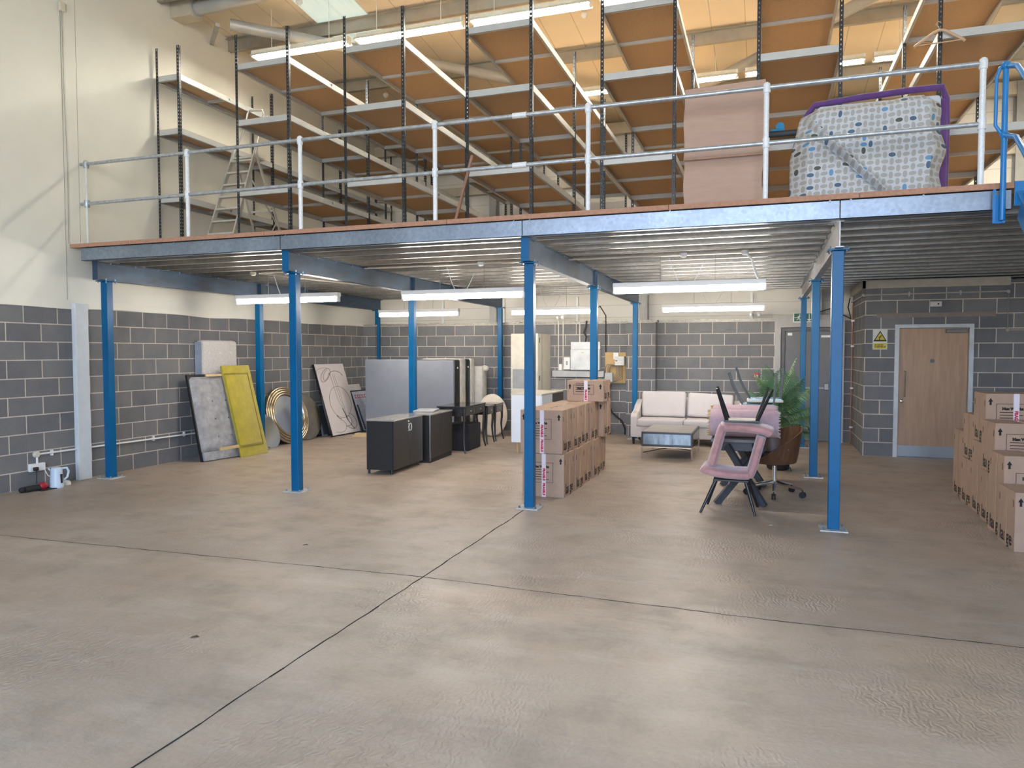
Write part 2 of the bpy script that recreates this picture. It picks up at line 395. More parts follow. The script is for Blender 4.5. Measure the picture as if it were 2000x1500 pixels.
# office room under the deck
b = MB(); b.box(9.98, 10.44, 5.5, 5.75, 0, 2.75).box(11.44, XR, 5.5, 5.75, 0, 2.75).box(10.44, 11.44, 5.5, 5.75, 2.05, 2.75)
wi = struct(b.done('wall_office', M_blkD))
MB().box(9.981, 10.2, 5.751, 7.249, 0, 2.75).done('side_wall', M_blkS, wi)
MB().box(10.15, 11.78, 5.488, 5.499, 2.2, 2.27).done('lintel', mat('concrete_lintel', (.22, .19, .17), .9), wi)
struct(MB().box(9.93, 11.95, 5.44, 5.499, 2.66, 2.79, bev=.004).box(9.93, 9.98, 5.44, 7.2, 2.66, 2.79).done('trim_4', mat('dusty_cream_board', (.40, .37, .31), .7)))
# roof
cl = MB(); y0, y1 = YF - .3, YB + .3
sk = [(1.75, 2.65, -1.0, 3.4), (4.55, 5.5, -1.5, 2.75), (9.2, 10.1, -1, 2.6), (4.5, 5.4, -9, -5), (8.5, 9.4, -9, -5)]
cl._add([(-.3, y0, ROOFZ(y0)), (XR + .3, y0, ROOFZ(y0)), (-.3, y1, ROOFZ(y1)), (XR + .3, y1, ROOFZ(y1)), (-.3, y0, ROOFZ(y0) + .15), (XR + .3, y0, ROOFZ(y0) + .15), (-.3, y1, ROOFZ(y1) + .15), (XR + .3, y1, ROOFZ(y1) + .15)], [(0, 2, 3, 1), (4, 5, 7, 6), (0, 1, 5, 4), (2, 6, 7, 3), (0, 4, 6, 2), (1, 3, 7, 5)])
ce = struct(cl.done('ceiling', M_roof))
M_sky = emat('backlit_rooflight', (.80, .95, .88), SKYLIGHT, (.30, .36, .33))
for k, (xa, xb, ya, yb) in enumerate(sk):
    b = MB(); nn = 6
    for i in range(nn):   # shallow corrugated rooflight sheet
        a0 = xa + (xb - xa) * i / nn; a1 = xa + (xb - xa) * (i + 1) / nn; am = (a0 + a1) / 2
        b._add([(a0, ya, ROOFZ(ya) - .012), (am, ya, ROOFZ(ya) - .03), (am, yb, ROOFZ(yb) - .03), (a0, yb, ROOFZ(yb) - .012)], [(0, 1, 2, 3)])
        b._add([(am, ya, ROOFZ(ya) - .03), (a1, ya, ROOFZ(ya) - .012), (a1, yb, ROOFZ(yb) - .012), (am, yb, ROOFZ(yb) - .03)], [(0, 1, 2, 3)])
    o = b.done('window_%d' % (k + 1), M_sky); struct(o)
# purlins
M_purl = mat('purlin_grey', (.36, .35, .31), .45, .4, .1, 5)
def zpurlin(y, label):
    z = ROOFZ(y); b = MB()
    b.box(.01, XR, y - .003, y + .003, z - .215, z - .035); b.box(.01, XR, y, y + .065, z - .215, z - .21); b.box(.01, XR, y - .065, y, z - .04, z - .035)
    b.box(.01, XR, y + .06, y + .065, z - .215, z - .195)
    tag(b.done('roof_purlin', M_purl), label, 'purlin', 'purlins under the roof')
zpurlin(2.75, 'grey steel roof purlin nearest the front, above the long run of tube lamps'); zpurlin(4.6, 'grey steel roof purlin crossing behind the shelving, second from the back'); zpurlin(6.4, 'grey steel roof purlin nearest the back wall')
zpurlin(1.25, 'grey steel roof purlin beside the fat round tube'); 
# round bracing tubes
M_tube = mat('grey_brace_paint', (.40, .41, .40), .4, .2, .06, 3)
t = thing('brace_tube', 'long grey round brace tube slanting across the roof behind the shelving', 'brace', (.4, 1.75, 6.55))
MB().tube([(.80, 1.86, 6.60), (6.2, 6.2, 6.2)], .085, 16).done('shaft', M_tube, t, smooth=True)

t = thing('brace_tube', 'grey round brace tube rising to the right behind the cardboard sheet', 'brace', (7.3, 6, 6.3))
MB().tube([(7.0, 6.3, 6.25), (11.6, 2.0, 6.55)], .085, 16).done('shaft', M_tube, t, smooth=True)
t = thing('strut_tube', 'fat grey round strut tube at the top left corner of the roof', 'strut', (.05, 1.75, 6.75))
MB().tube([(.42, 1.62, 6.79), (6.3, 1.30, 6.80)], .10, 18).done('shaft', M_tube, t, smooth=True)
MB().cyl((.39, 1.62, 6.79), (.42, 1.62, 6.79), .135, seg=18).done('flange', M_tube, t, smooth=True)
MB().box(.008, .389, 1.50, 1.74, 6.66, 6.93, bev=.005).done('wall_bracket', mat('cream_steel', (.52, .48, .38), .5, 0, .08), t)
t = thing('strut_tube', 'short grey angled steel stay below the fat round strut tube', 'strut', (.3, 1.9, 6.5))
MB().bar((.62, 1.80, 6.60), (.03, 2.35, 6.62), .06, .05).done('shaft', M_tube, t)
b = MB(); b.prism([(0.006, 6.25), (.006, 6.86), (.55, 6.82), (.4, 6.65)], 1.95, 2.0); b.box(.006, .2, 1.9, 7.6, 6.62, 6.64)
b = None
# ================================================================== MEZZANINE
t = thing('mezzanine_deck', 'brown chipboard mezzanine deck carried by the blue steel columns', 'mezzanine', (0, 0, 3))
MB().box(.01, XR, -.26, YB - .01, 3.012, 3.05).done('floor_board', mat('deck_board', (.60, .45, .32), .8, 0, .15, 40), t)
b = MB()
for x0, x1 in ((.01, .98), (.985, 3.0), (3.005, 5.3), (5.305, 7.6), (7.605, 9.25), (9.255, 10.42)): b.box(x0, x1, -.285, -.262, 3.008, 3.056, bev=.003)
b.done('edge_board', M_edge, t)
# edge beams
for i, (x0, x1, lb) in enumerate(((.16, 3.195, 'galvanised edge beam on the leftmost bay, nearest the cream wall'), (3.205, 6.125, 'galvanised edge beam between the second and third front columns'), (6.135, 9.095, 'galvanised edge beam between the third and fourth front columns'), (9.105, 10.40, 'short galvanised edge beam right of the last front column'))):
    t = thing('edge_beam', lb, 'beam', (x0, -.24, 2.84), group='edge beams along the front of the deck')
    MB().box(x0, x1, -.25, -.244, 2.84, 3.006).box(x0, x1, -.25, -.17, 2.84, 2.846).box(x0, x1, -.25, -.17, 3.0, 3.006).done('channel', M_galv, t)
    b = MB()
    for x in ((x0 + .08), (x0 + x1) / 2, x1 - .08): b.cyl((x, -.262, 3.0), (x, -.25, 3.0), .008, seg=8)
    b.done('bolt', M_galv, t)
# joists
for k in range(17):
    y = .02 + .445 * k
    b = MB(); x0, x1 = .03, XR
    b.box(x0, x1, y, y + .004, 2.842, 3.01).box(x0, x1, y, y + .062, 2.842, 2.846).box(x0, x1, y, y + .062, 3.006, 3.01).box(x0, x1, y + .058, y + .062, 2.846, 2.858)
    tag(b.done('floor_joist', M_galvD), 'galvanised joist under the deck, %s' % (['nearest the front edge', 'second from the front edge', 'third from the front edge'][k] if k < 3 else 'one of the look-alikes behind the first three'), 'joist', 'galvanised joists under the deck' if k < 3 else 'look-alike joists deeper under the deck')
# main beams
PX = [.30, 3.21, 6.135, 9.11]
D2 = 3.065; D3 = [7.12, 7.12, 6.63, 6.30]
bl = ['dark blue beam along the left wall under the deck', 'blue beam over the second column from the left', 'blue beam over the third column, above the carton pile', 'grey beam over the rightmost column']
for k, x in enumerate(PX):
    mt = mat('galvanised_beam', (.34, .35, .36), .42, .5, .2, 3) if k == 3 else mat('scuffed_blue_beam', (.022, .055, .105), .4, .1, .45, 2.2, (1, 1, 3)) if k < 2 else mat('blue_grey_beam', (.04, .08, .14), .4, .2, .5, 2)
    y0, y1 = (-.16, 7.25) if k < 2 else (-.16, 7.0)
    t = thing('main_beam', bl[k], 'beam', (x, -.16, 2.6), group='main beams over the columns')
    w2 = .05 if k < 3 else .035
    MB().box(x - w2, x + w2, y0, y1, 2.602, 2.612).box(x - w2, x + w2, y0, y1, 2.83, 2.84).box(x - .005, x + .005, y0, y1, 2.61, 2.83).done('i_section', mt, t)
    if k < 3: MB().box(x - .045, x + .045, y0 - .012, y0 - .001, 2.602, 2.84).done('end_plate', M_blue if k in (1, 2) else mt, t)
    b = MB(); b.box(x - w2, x + w2, D2 - .005, D2 + .005, 2.612, 2.83); b.done('stiffener', mt, t)
    b = MB()
    for i in range(18):
        for sx in (-1, 1): b.cyl((x + sx * .035, y0 + .2 + i * .4, 2.818), (x + sx * .035, y0 + .2 + i * .4, 2.845 + .005), .008, seg=6)
    b.done('bolts', M_galv, t)
# columns
def column(x, y, label, plate=True, w_=.10):
    t = thing('steel_column', label, 'column', (x, y, 0), group='blue columns under the deck')
    MB().box(-w_ / 2, w_ / 2, -w_ / 2, w_ / 2, .012, 2.588, bev=.006).done('shaft', M_blue, t, world=False)
    MB().box(-.12, .12, -.12, .12, 0, .012, bev=.002).done('base_plate', mat('galvanised_plate', (.50, .53, .52), .5, .3, .25, 12), t, world=False)
    MB().box(-.09, .09, -.09, .09, 2.588, 2.601).done('cap_plate', M_blue, t, world=False)
    b = MB()
    for sx in (-1, 1):
        for sy in (-1, 1):
            b.cyl((sx * .09, sy * .09, .01), (sx * .09, sy * .09, .035), .009, seg=6); b.cyl((sx * .07, sy * .07, 2.57), (sx * .07, sy * .07, 2.625), .008, seg=6)
    b.done('bolts', M_galv, t, world=False)
ordn = ['leftmost', 'second from left', 'third from left', 'rightmost']
nt_ = ['near the white wall trim', 'in front of the gold mirror', 'in front of the carton pile', 'right of the pink chairs']
nm = ['between the headboards and mirrors', 'rising behind the two black cabinets', 'rising behind the carton pile', 'just behind the front right column']
nb = ['in the back corner behind the grey bed bases', 'left of the tall cream cabinet', 'behind the left arm of the sofa', 'in front of the grey rear door']
for k, x in enumerate(PX):
    column(x, 0, 'blue square front-row column, %s, %s' % (ordn[k], nt_[k]))
    column(x, D2, 'blue square middle-row column %s' % nm[k]); column(x, D3[k], 'blue square back-row column %s' % nb[k], w_=.09)
# guard rail
t = thing('guard_rail', 'long two-bar guard rail of grey tube and chipped white posts along the deck edge', 'railing', (0, -.1, 3.05))
RX = [.11, 1.75, 3.38, 5.09, 6.78, 8.47, 10.21]
for i, x in enumerate(RX):
    r = .0245 if i else .018
    MB().cyl((x, -.1, 3.06), (x, -.1, 4.12), r if i else .016, seg=14).done('post', M_wpost if i else mat('pale_post', (.62, .64, .60), .5), t, smooth=True)
    MB().cyl((x, -.1, 3.555), (x, -.1, 3.645), .033, seg=14).done('rail_fitting', M_wpost if i else M_rail, t, smooth=True)
    MB().lathe([(.033, 4.06), (.036, 4.12), (.030, 4.145), (.012, 4.158)], 14, T(x, -.1, 0)).done('top_fitting', M_wpost if i else M_rail, t, smooth=True)
    if i: b = MB(); b.box(x - .06, x + .06, -.15, -.05, 3.05, 3.062); b.done('foot_plate', M_wpost, t)
for z, nm_ in ((4.11, 'top_rail'), (3.60, 'middle_rail')):
    MB().cyl((.02, -.1, z), (10.21, -.1, z), .021, seg=14).done(nm_, M_rail, t, smooth=True)
    MB().cyl((5.98, -.1, z), (6.13, -.1, z), .03, seg=14).done('coupling', M_wpost, t, smooth=True)
# staircase down towards the camera
tx = 10.45
t = thing('staircase', 'bright blue steel staircase at the right end of the mezzanine edge', 'staircase', (tx, -.3, 3))
M_bl2 = mat('bright_blue_paint', (.012, .19, .50), .3, 0, .1, 4)
tn = .84
def sp(y, dz=0, x=tx): return (x, y, 3.0 + (y + .3) * tn + dz)
for x in (tx, tx + .95):
    MB().bar(sp(-.33, -.12, x), sp(-3.7, -.12, x), .012, .24).bar(sp(-.33, -.005, x), sp(-3.7, -.005, x), .06, .012).done('stringer', M_bl2, t)
b = None
for i in range(13):
    y = -.55 - i * .245; z = 3.0 + (y + .3) * tn
    MB().box(tx + .01, tx + .94, y - .12, y + .12, z - .03, z).done('tread', M_bl2, t)
MB().box(10.41, 11.6, -.30, -.29, 2.86, 3.06).done('landing_channel', M_bl2, t)
x = 10.295
MB().box(x - .03, x + .03, -.305, -.295, 2.72, 2.95).bar((x - .035, -.32, 2.72), (x - .035, -.32, 3.0), .02, .02).bar((x + .035, -.32, 2.72), (x + .035, -.32, 3.0), .02, .02).done('bracket', M_bl2, t)
MB().cyl((x + .02, -.34, 2.74), (x + .02, -.34, 4.0), .022, seg=14).done('post', M_bl2, t, smooth=True)
for dz, nm_ in ((0, 'handrail'), (-.56, 'mid_rail')):
    p0 = Vector((x + .02, -.34, 3.99 + dz)); MB().tube([p0, p0 + Vector((.05, -.12, -.05)), p0 + Vector((.1, -3.3, -.05 - 3.18 * tn))], .022, 12).done(nm_, M_bl2, t, smooth=True)
MB().ball((x + .02, -.34, 3.99), .038, 12).done('rail_fitting', M_bl2, t, smooth=True); MB().ball((x + .02, -.34, 3.43), .034, 12).done('rail_fitting', M_bl2, t, smooth=True)
MB().tube([(x + .02, -.34, 4.0), (x - .02, -.33, 3.98), (x - .04, -.32, 3.90), (x - .04, -.32, 3.52), (x + .01, -.33, 3.43)], .014, 10).done('return_loop', M_bl2, t, smooth=True)
# ================================================================== SHELVING
def upright_mesh():
    b = MB(); H = 3.02; wF = .040; e = .010; th = .0025
    def flange(fx):  # strip with slots
        def q(a0, a1, z0, z1):
            if fx: b.box(a0, a1, 0, th, z0, z1)
            else: b.box(0, th, a0, a1, z0, z1)
        q(0, .015, 0, H); q(.025, wF, 0, H); n = int(H / .05)
        for i in range(n): q(.015, .025, i * .05, i * .05 + .032)
    flange(True); flange(False)
    return b
_u = upright_mesh().done('upright', M_slate); UPM = _u.data; bpy.data.objects.remove(_u)
LV = [5.67, 4.90, 3.93]
RY = [1.15, 3.25, 5.38, 7.50]
def rack(X0, X1, label):
    t = thing('shelving_rack', label, 'shelving', (X0, RY[0], 3.05), group='long racks of chipboard shelving on the deck')
    L0 = t.location
    for i, y in enumerate(RY):
        for (x, sx) in ((X0, 1), (X1, -1)):
            o = bpy.data.objects.new('upright', UPM); COL.objects.link(o); o.parent = t
            o.location = Vector((x, y, 3.051)) - L0; o.scale = (sx, 1 if i < 3 else -1, 1)
    for i in range(3):
        ya, yb = RY[i] + .004, RY[i + 1] - .004
        for z in LV:
            s_ = MB().box(X0 + .006, X1 - .006, ya + .006, yb - .006, z - .016, z + .002).done('shelf_board', M_chip, t)
            b = MB(); xa, xb = X0 + .004, X1 - .004; h = .082; zt = z - .002
            b.box(xa, xb, ya, ya + .003, zt - h, zt).box(xa, xb, yb - .003, yb, zt - h, zt).box(xa, xa + .003, ya, yb, zt - h, zt).box(xb - .003, xb, ya, yb, zt - h, zt)
            for (p0, p1, q0, q1) in ((xa, xb, ya, ya + .03), (xa, xb, yb - .03, yb), (xa, xa + .03, ya, yb), (xb - .03, xb, ya, yb)): b.box(p0, p1, q0, q1, zt - h, zt - h + .003)
            ym = (ya + yb) / 2; b.box(xa, xb, ym - .02, ym + .02, zt - .05, zt - .015)
            b.done('shelf_frame', M_sh, s_)
    return t
RK = [(.06, .48, 'narrow shelving rack standing against the left cream wall'), (1.46, 2.34, 'shelving rack right of the stepladder'), (3.19, 4.08, 'shelving rack left of the leaning brown batten'), (4.93, 5.80, 'shelving rack with its front right upright behind the rail coupling'), (6.63, 7.50, 'shelving rack just left of the big cardboard sheet'), (8.36, 9.22, 'shelving rack behind the patterned draped sheet'), (10.1, 10.97, 'rightmost shelving rack, with the coat hanger on its upright')]
for a in RK: rack(*a)
# coat hanger
t = thing('coat_hanger', 'pale wooden coat hanger hooked on the rightmost rack upright', 'hanger', (10.1, 1.1, 4.95))
MB().tube([(10.12, 1.11, 4.96), (10.09, 1.11, 4.985), (10.07, 1.11, 4.955), (10.095, 1.11, 4.93), (10.105, 1.11, 4.89)], .004, 6).done('hook', M_chrome, t, smooth=True)
MB().tube([(9.87, 1.08, 4.74), (9.9, 1.085, 4.765), (10.05, 1.1, 4.87), (10.105, 1.1, 4.892), (10.16, 1.1, 4.875), (10.3, 1.1, 4.78), (10.33, 1.1, 4.755)], .015, 8).done('shoulder_bar', mat('pale_beech', (.50, .36, .24), .5), t, smooth=True)
MB().cyl((9.89, 1.085, 4.755), (10.31, 1.1, 4.77), .006, seg=8).done('trouser_bar', mat('pale_beech', (.6, .4, .3), .5), t, smooth=True)
# leaning batten
tag(MB().bar((4.86, .85, 3.06), (5.14, .85, 4.02), .03, .03).done('timber_batten', mat('brown_timber', (.30, .17, .12), .7)), 'thin brown timber batten leaning by the shelving on the deck', 'batten')
# cardboard sheets
t = thing('cardboard_sheet', 'large flattened cardboard sheet standing behind the guard rail', 'cardboard', (8.05, .3, 3.05))
b = MB(); nx, nz = 6, 12
def sheet(b, x0, x1, z0, z1, y, amp, slope=0, th=.006):
    vs = []
    for k in (0, 1):
        for j in range(nz + 1):
            for i in range(nx + 1):
                u, v = i / nx, j / nz; vs.append((x0 + (x1 - x0) * u + .006 * math.sin(v * 9), y + k * th + amp * math.sin(v * 5 + u) + slope * v, z0 + (z1 - z0) * v + .02 * u))
    n = (nx + 1) * (nz + 1); fs = []
    for j in range(nz):
        for i in range(nx):
            a = j * (nx + 1) + i; fs += [(a, a + 1, a + nx + 2, a + nx + 1), (n + a, n + a + nx + 1, n + a + nx + 2, n + a + 1)]
    for j in range(nz): fs += [(j * (nx + 1), (j + 1) * (nx + 1), n + (j + 1) * (nx + 1), n + j * (nx + 1)), (j * (nx + 1) + nx, n + j * (nx + 1) + nx, n + (j + 1) * (nx + 1) + nx, (j + 1) * (nx + 1) + nx)]
    for i in range(nx): fs += [(i, n + i, n + i + 1, i + 1), (nz * (nx + 1) + i, nz * (nx + 1) + i + 1, n + nz * (nx + 1) + i + 1, n + nz * (nx + 1) + i)]
    b._add(vs, fs)
sheet(b, 7.68, 8.44, 3.052, 3.62, .30, .004, .03); b.done('lower_panel', M_card2, t, smooth=True)
b = MB(); sheet(b, 7.675, 8.455, 3.61, 4.345, .315, .008, .09); b.done('upper_panel', M_card2, t, smooth=True)
b = MB(); b.box(7.68, 8.44, .285, .30, 3.60, 3.625, bev=.004); b.done('fold', mat('cardboard_crease', (.42, .27, .20), .85), t)
# covered pile
t = thing('stored_mattress', 'purple edged mattress standing on the deck, mostly hidden by a patterned sheet', 'mattress', (9.4, .95, 3.05))
M_pur = mat('purple_fabric', (.115, .045, .21), .8, 0, .15, 12, sheen=.3)
MB().box(8.85, 10.14, .78, 1.02, 3.055, 4.13, bev=.05, seg=4).done('body', M_pur, t, smooth=True)
t.rotation_euler = (0, 0, 0)
b = MB(); b.tube([(8.84, .80, 4.05), (8.93, .78, 4.17), (9.3, .76, 4.195), (9.8, .77, 4.22), (10.08, .77, 4.22), (10.12, .82, 4.12), (10.13, .84, 3.9), (10.13, .86, 3.08)], .032, 10); b.done('piping', M_pur, t, smooth=True)
tag(MB().box(8.95, 10.05, .645, .775, 3.055, 4.12, bev=.04, seg=4).done('white_cushion_pad', mat('bluish_white_cloth', (.55, .62, .72), .9, 0, .06, 5), smooth=True), 'plain white padded board showing above the patterned sheet', 'pad')
b = MB(); nx, nz = 110, 80; uvs = []
def cover(u, v):  # u across, v 0 bottom .. 1 top then over
    x = 8.70 + 1.34 * u; z = 3.058 + .97 * v
    tap = max(0, v - .55) / .45; x += (.10 * tap * (1 - u) - .10 * tap * u) + (.06 * u * v)
    z += .055 * u * v + .02 * v
    y = .46 + .02 * math.sin(u * 9 + v * 3) + .015 * math.sin(u * 23 - v * 7)
    if u < .12: y += (.12 - u) * 1.8
    if u > .9: y += (u - .9) * 2.0; x += .02 * math.sin(v * 16)
    # diagonal pull fold from the top left corner to the bottom centre
    d_ = (v - (1.0 - 1.35 * u)) / 1.68; y -= .05 * math.exp(-(d_ / .018) ** 2) * min(1, 4 * u * (1.1 - u)); y += .05 * math.exp(-((d_ + .035) / .016) ** 2) * min(1, 4 * u * (1.1 - u)); y -= .03 * math.exp(-((d_ + .08) / .018) ** 2)
    # horizontal slack crease behind the middle rail
    d2 = v - (.60 - .04 * u); y += .022 * math.exp(-(d2 / .03) ** 2) * (1 if u > .35 else 0)
    if v > .93: y += (v - .93) * 1.6
    y -= .03 * (1 - v)
    return Vector((x, y, z))
g = [[b.bm.verts.new(cover(i / nx, j / nz)) for i in range(nx + 1)] for j in range(nz + 1)]
uvl = b.bm.loops.layers.uv.new('UVMap')
for j in range(nz):
    for i in range(nx):
        fc = b.bm.faces.new((g[j][i], g[j][i + 1], g[j + 1][i + 1], g[j + 1][i]))
        for lp, (a, c) in zip(fc.loops, ((i, j), (i + 1, j), (i + 1, j + 1), (i, j + 1))): 
            uu_, vv_ = a / nx, c / nz
            sh = .06 if (vv_ < 1.0 - 1.35 * uu_) else 0
            lp[uvl].uv = (uu_ * 1.36 + sh * .5, vv_ * 1.0 + sh)
o = b.done('patterned_sheet', oval_mat(), smooth=True)
md = o.modifiers.new('thick', 'SOLIDIFY'); md.thickness = .004; md.offset = 1
tag(o, 'cotton sheet with grey and blue ovals draped over stored goods on the deck', 'sheet')
# bits on shelves of the rack behind the sheet
t = thing('tape_dispenser', 'small bright blue tape dispenser on the shelf behind the rail', 'dispenser', (8.6, 1.5, 4.0))
MB().cyl((8.61, 1.30, 4.145), (8.61, 1.35, 4.145), .045, seg=20).done('roll', mat('bright_blue_plastic', (.0, .28, .62), .3), t, smooth=True)
MB().box(8.51, 8.66, 1.29, 1.36, 4.09, 4.12, bev=.01).done('base', mat('bright_blue_plastic', (0, .28, .62), .3), t)
tag(MB().box(8.45, 8.86, 1.25, 1.4, 4.02, 4.088, bev=.02).done('storage_tray', mat('dark_slate_plastic', (.02, .035, .05), .4)), 'long dark plastic tray carrying the blue tape dispenser', 'tray')
tag(MB().box(9.9, 10.26, 1.05, 1.08, 3.052, 3.24).done('white_board', mat('offwhite_board', (.55, .52, .46), .7)), 'off-white board lying on edge on the deck by the end post', 'board')
# stepladder
t = thing('stepladder', 'aluminium platform stepladder between the two leftmost racks', 'ladder', (.9, 1.9, 3.05))
M_al = mat('brushed_aluminium', (.60, .60, .56), .4, .6, .1, 20)
L0, L1 = (.70, 1.3), (1.17, 1.3)
def lf(s, side): x = (.70 + .03 * s) if side == 0 else (1.17 - .05 * s); return Vector((x, 1.3 + .70 * s, 3.055 + 1.70 * s))
for sd in (0, 1):
    MB().bar(lf(.008, sd), lf(1.05, sd), .022, .06).done('front_stile', M_al, t)
    a = Vector((.66 if sd == 0 else 1.20, 2.72, 3.068)); c = lf(.98, sd); MB().bar(a, c, .02, .035).done('rear_leg', M_al, t)
for k in range(8):
    s = .09 + k * .115; MB().box(lf(s, 0).x, lf(s, 1).x, lf(s, 0).y - .03, lf(s, 0).y + .05, lf(s, 0).z - .012, lf(s, 0).z + .012).done('tread', M_al, t)
MB().box(.72, 1.13, 1.95, 2.2, 4.62, 4.65).done('platform', M_al, t)
MB().tube([lf(.95, 0), lf(1.15, 0) + Vector((.08, .02, .1)), Vector((.86, 2.15, 5.36)), Vector((.90, 2.15, 5.40)), Vector((1.14, 2.15, 5.38)), Vector((1.16, 2.15, 5.32)), lf(1.15, 1) + Vector((0, .02, .1)), lf(.95, 1)], .016, 8).done('hand_hoop', M_al, t, smooth=True)
MB().bar((.68, 2.55, 3.4), (1.18, 2.55, 3.4), .02, .03).bar((.69, 2.4, 3.9), (1.15, 2.4, 3.9), .02, .03).bar((.67, 2.64, 3.2), (1.15, 2.45, 3.75), .01, .02).done('rear_brace', M_al, t)
MB().bar((1.14, 1.75, 4.1), (1.18, 2.35, 4.0), .012, .02).bar((1.13, 1.85, 4.3), (1.17, 2.5, 3.6), .012, .02).done('locking_arm', M_al, t)
# ================================================================== LAMPS
M_tl = emat('lit_tube_low', (1, .91, .80), TUBE_LOW); M_th = emat('lit_tube_high', (1, .94, .80), TUBE_HIGH)
def lamp_low(xa, xb, y, z, label, ztop=2.84):
    t = thing('fluorescent_lamp', label, 'lamp', ((xa + xb) / 2, y, z), group='tube lamps hung under the deck')
    b = MB(); b.box(xa, xb, y - .05, y + .05, z + .03, z + .09, bev=.006); b.done('housing', M_white, t)
    MB().cyl((xa + .03, y, z - .008), (xb - .03, y, z - .008), .034, seg=14).done('tube', M_tl, t, smooth=True)
    for e in (xa + .015, xb - .015): MB().box(e - .014, e + .014, y - .03, y + .03, z - .045, z + .03).done('end_cap', M_white, t)
    for fx in (.32, .68):
        x = xa + (xb - xa) * fx; MB().cyl((x, y, z + .07), (x, y, ztop), .003, seg=6).done('hanging_chain', mat('zinc_wire', (.3, .3, .28), .4, .6), t)
    x = xa + (xb - xa) * .5; pts = []
    for i in range(13):
        a = i / 12; pts.append((x - .22 + .40 * a, y, ztop - .02 - .36 * math.sin(PI * a) * (1 - .2 * a) - .10 * a))
    MB().tube(pts, .006, 6).done('flex', M_white, t, smooth=True)
lamp_low(.86, 2.66, 1.83, 2.44, 'lit tube lamp under the deck, front left, crossing the second column')
lamp_low(3.68, 5.48, 1.83, 2.43, 'lit tube lamp under the deck, front middle')
lamp_low(6.66, 8.49, 1.83, 2.44, 'lit tube lamp under the deck, front right, longest in view')
lamp_low(1.32, 3.02, 5.38, 2.40, 'lit tube lamp under the deck, back left, above the grey bed bases')
lamp_low(4.06, 5.60, 5.38, 2.39, 'lit tube lamp under the deck, back middle, above the tall cream cabinet')
lamp_low(6.80, 8.48, 5.38, 2.39, 'lit tube lamp under the deck, back right, above the sofa')
def lamp_high(xa, xb, y, z, label, grp):
    t = thing('high_bay_tube_lamp', label, 'lamp', ((xa + xb) / 2, y, z), group=grp)
    m_ = T(0, y, z); b = MB(); prof = [(-.11, -.005), (-.05, .05), (-.05, .095), (.05, .095), (.05, .05), (.11, -.005), (.10, -.005), (.045, .042), (-.045, .042), (-.10, -.005)]
    b.prism([(a, c) for a, c in prof], 0, xb - xa, T(xa, y, z) @ Rz(-PI / 2)); b.done('reflector', mat('lamp_reflector', (.72, .70, .60), .45), t)
    for dy in (-.035, .035): MB().cyl((xa + .04, y + dy, z + .01), (xb - .04, y + dy, z + .01), .016, seg=12).done('tube', M_th, t, smooth=True)
    for e in (xa + .015, xb - .015): MB().box(e - .012, e + .012, y - .06, y + .06, z - .01, z + .09).done('end_cap', M_white, t)
    for fx in (.2, .8):
        x = xa + (xb - xa) * fx; MB().cyl((x, y, z + .09), (x, y, ROOFZ(y)), .004, seg=6).done('hanging_wire', M_white, t)
hl = ['leftmost', 'second', 'third', 'fourth', 'fifth', 'rightmost']
for i in range(6):
    x = .93 + 1.82 * i; lamp_high(x, x + 1.70, 2.22, 6.22, 'lit open reflector lamp above the racks, %s in the near row' % hl[i], 'near row of lamps under the roof')
for i in range(5):
    x = 4.45 + 1.84 * i; lamp_high(x, x + 1.73, 5.0, 6.06, 'lit open reflector lamp glimpsed between racks, %s in the far row' % ['leftmost', 'second', 'third', 'fourth', 'rightmost'][i], 'far row of lamps under the roof')
# emergency / detector heads
for i, (x, y, z, lb) in enumerate(((2.0, 1.9, 6.74, 'small white detector head on the roof left of the rooflight'), (5.86, 3.55, 6.68, 'small white detector head left of the fifth rack'), (1.6, 5.2, 6.52, 'small white detector head below the far purlin'))):
    t = thing('detector_head', lb, 'detector', (x, y, z), group='small detectors under the roof')
    MB().lathe([(.03, .07), (.05, .05), (.05, .02), (.035, 0), (.02, -.02)], 14, T(x, y, z)).done('body', M_white, t, smooth=True)
    MB().cyl((x, y, z + .06), (x, y, min(ROOFZ(y), z + .5)), .006, seg=6).done('stem', M_white, t)
t = thing('pull_cord_sensor', 'cream sensor with a long thin cable on the left wall near the roof', 'sensor', (.03, -.32, 6.0))
MB().box(.008, .05, -.36, -.28, 5.97, 6.09, bev=.01).done('body', M_cream, t)
MB().tube([(.02, -.32, 5.97), (.012, -.31, 5.0), (.015, -.29, 4.0), (.012, -.30, 3.06)], .004, 6).done('cable', mat('grey_cable', (.32, .31, .28), .6), t, smooth=True)
# under deck electrical: conduit, boxes
M_cond = mat('white_conduit', (.66, .62, .54), .45, 0, .08)
t = thing('ceiling_conduit', 'thin cream conduit run under the deck linking three round boxes', 'conduit', (4.5, 1.7, 2.82))
MB().cyl((1.5, 1.6, 2.825), (9.0, 1.6, 2.825), .010, seg=8).done('pipe', M_cond, t, smooth=True)
for x in (1.35, 4.95, 7.55, 8.25):
    b = MB(); b.lathe([(.045, .0), (.045, -.03), (.03, -.05), (.015, -.055)], 16, T(x, 1.6, 2.842)); b.done('ceiling_rose', M_white if x > 2 else M_cream, t, smooth=True)
MB().tube([(1.45, 1.6, 2.82), (1.8, 2.6, 2.80), (2.2, 3.9, 2.80), (2.6, 5.2, 2.82)], .010, 8).done('branch_pipe', M_cond, t, smooth=True)
MB().tube([(8.25, 1.6, 2.82), (8.33, 1.62, 2.74), (8.36, 1.66, 2.62), (8.40, 1.7, 2.52)], .014, 8).done('drop_hose', M_white, t, smooth=True)
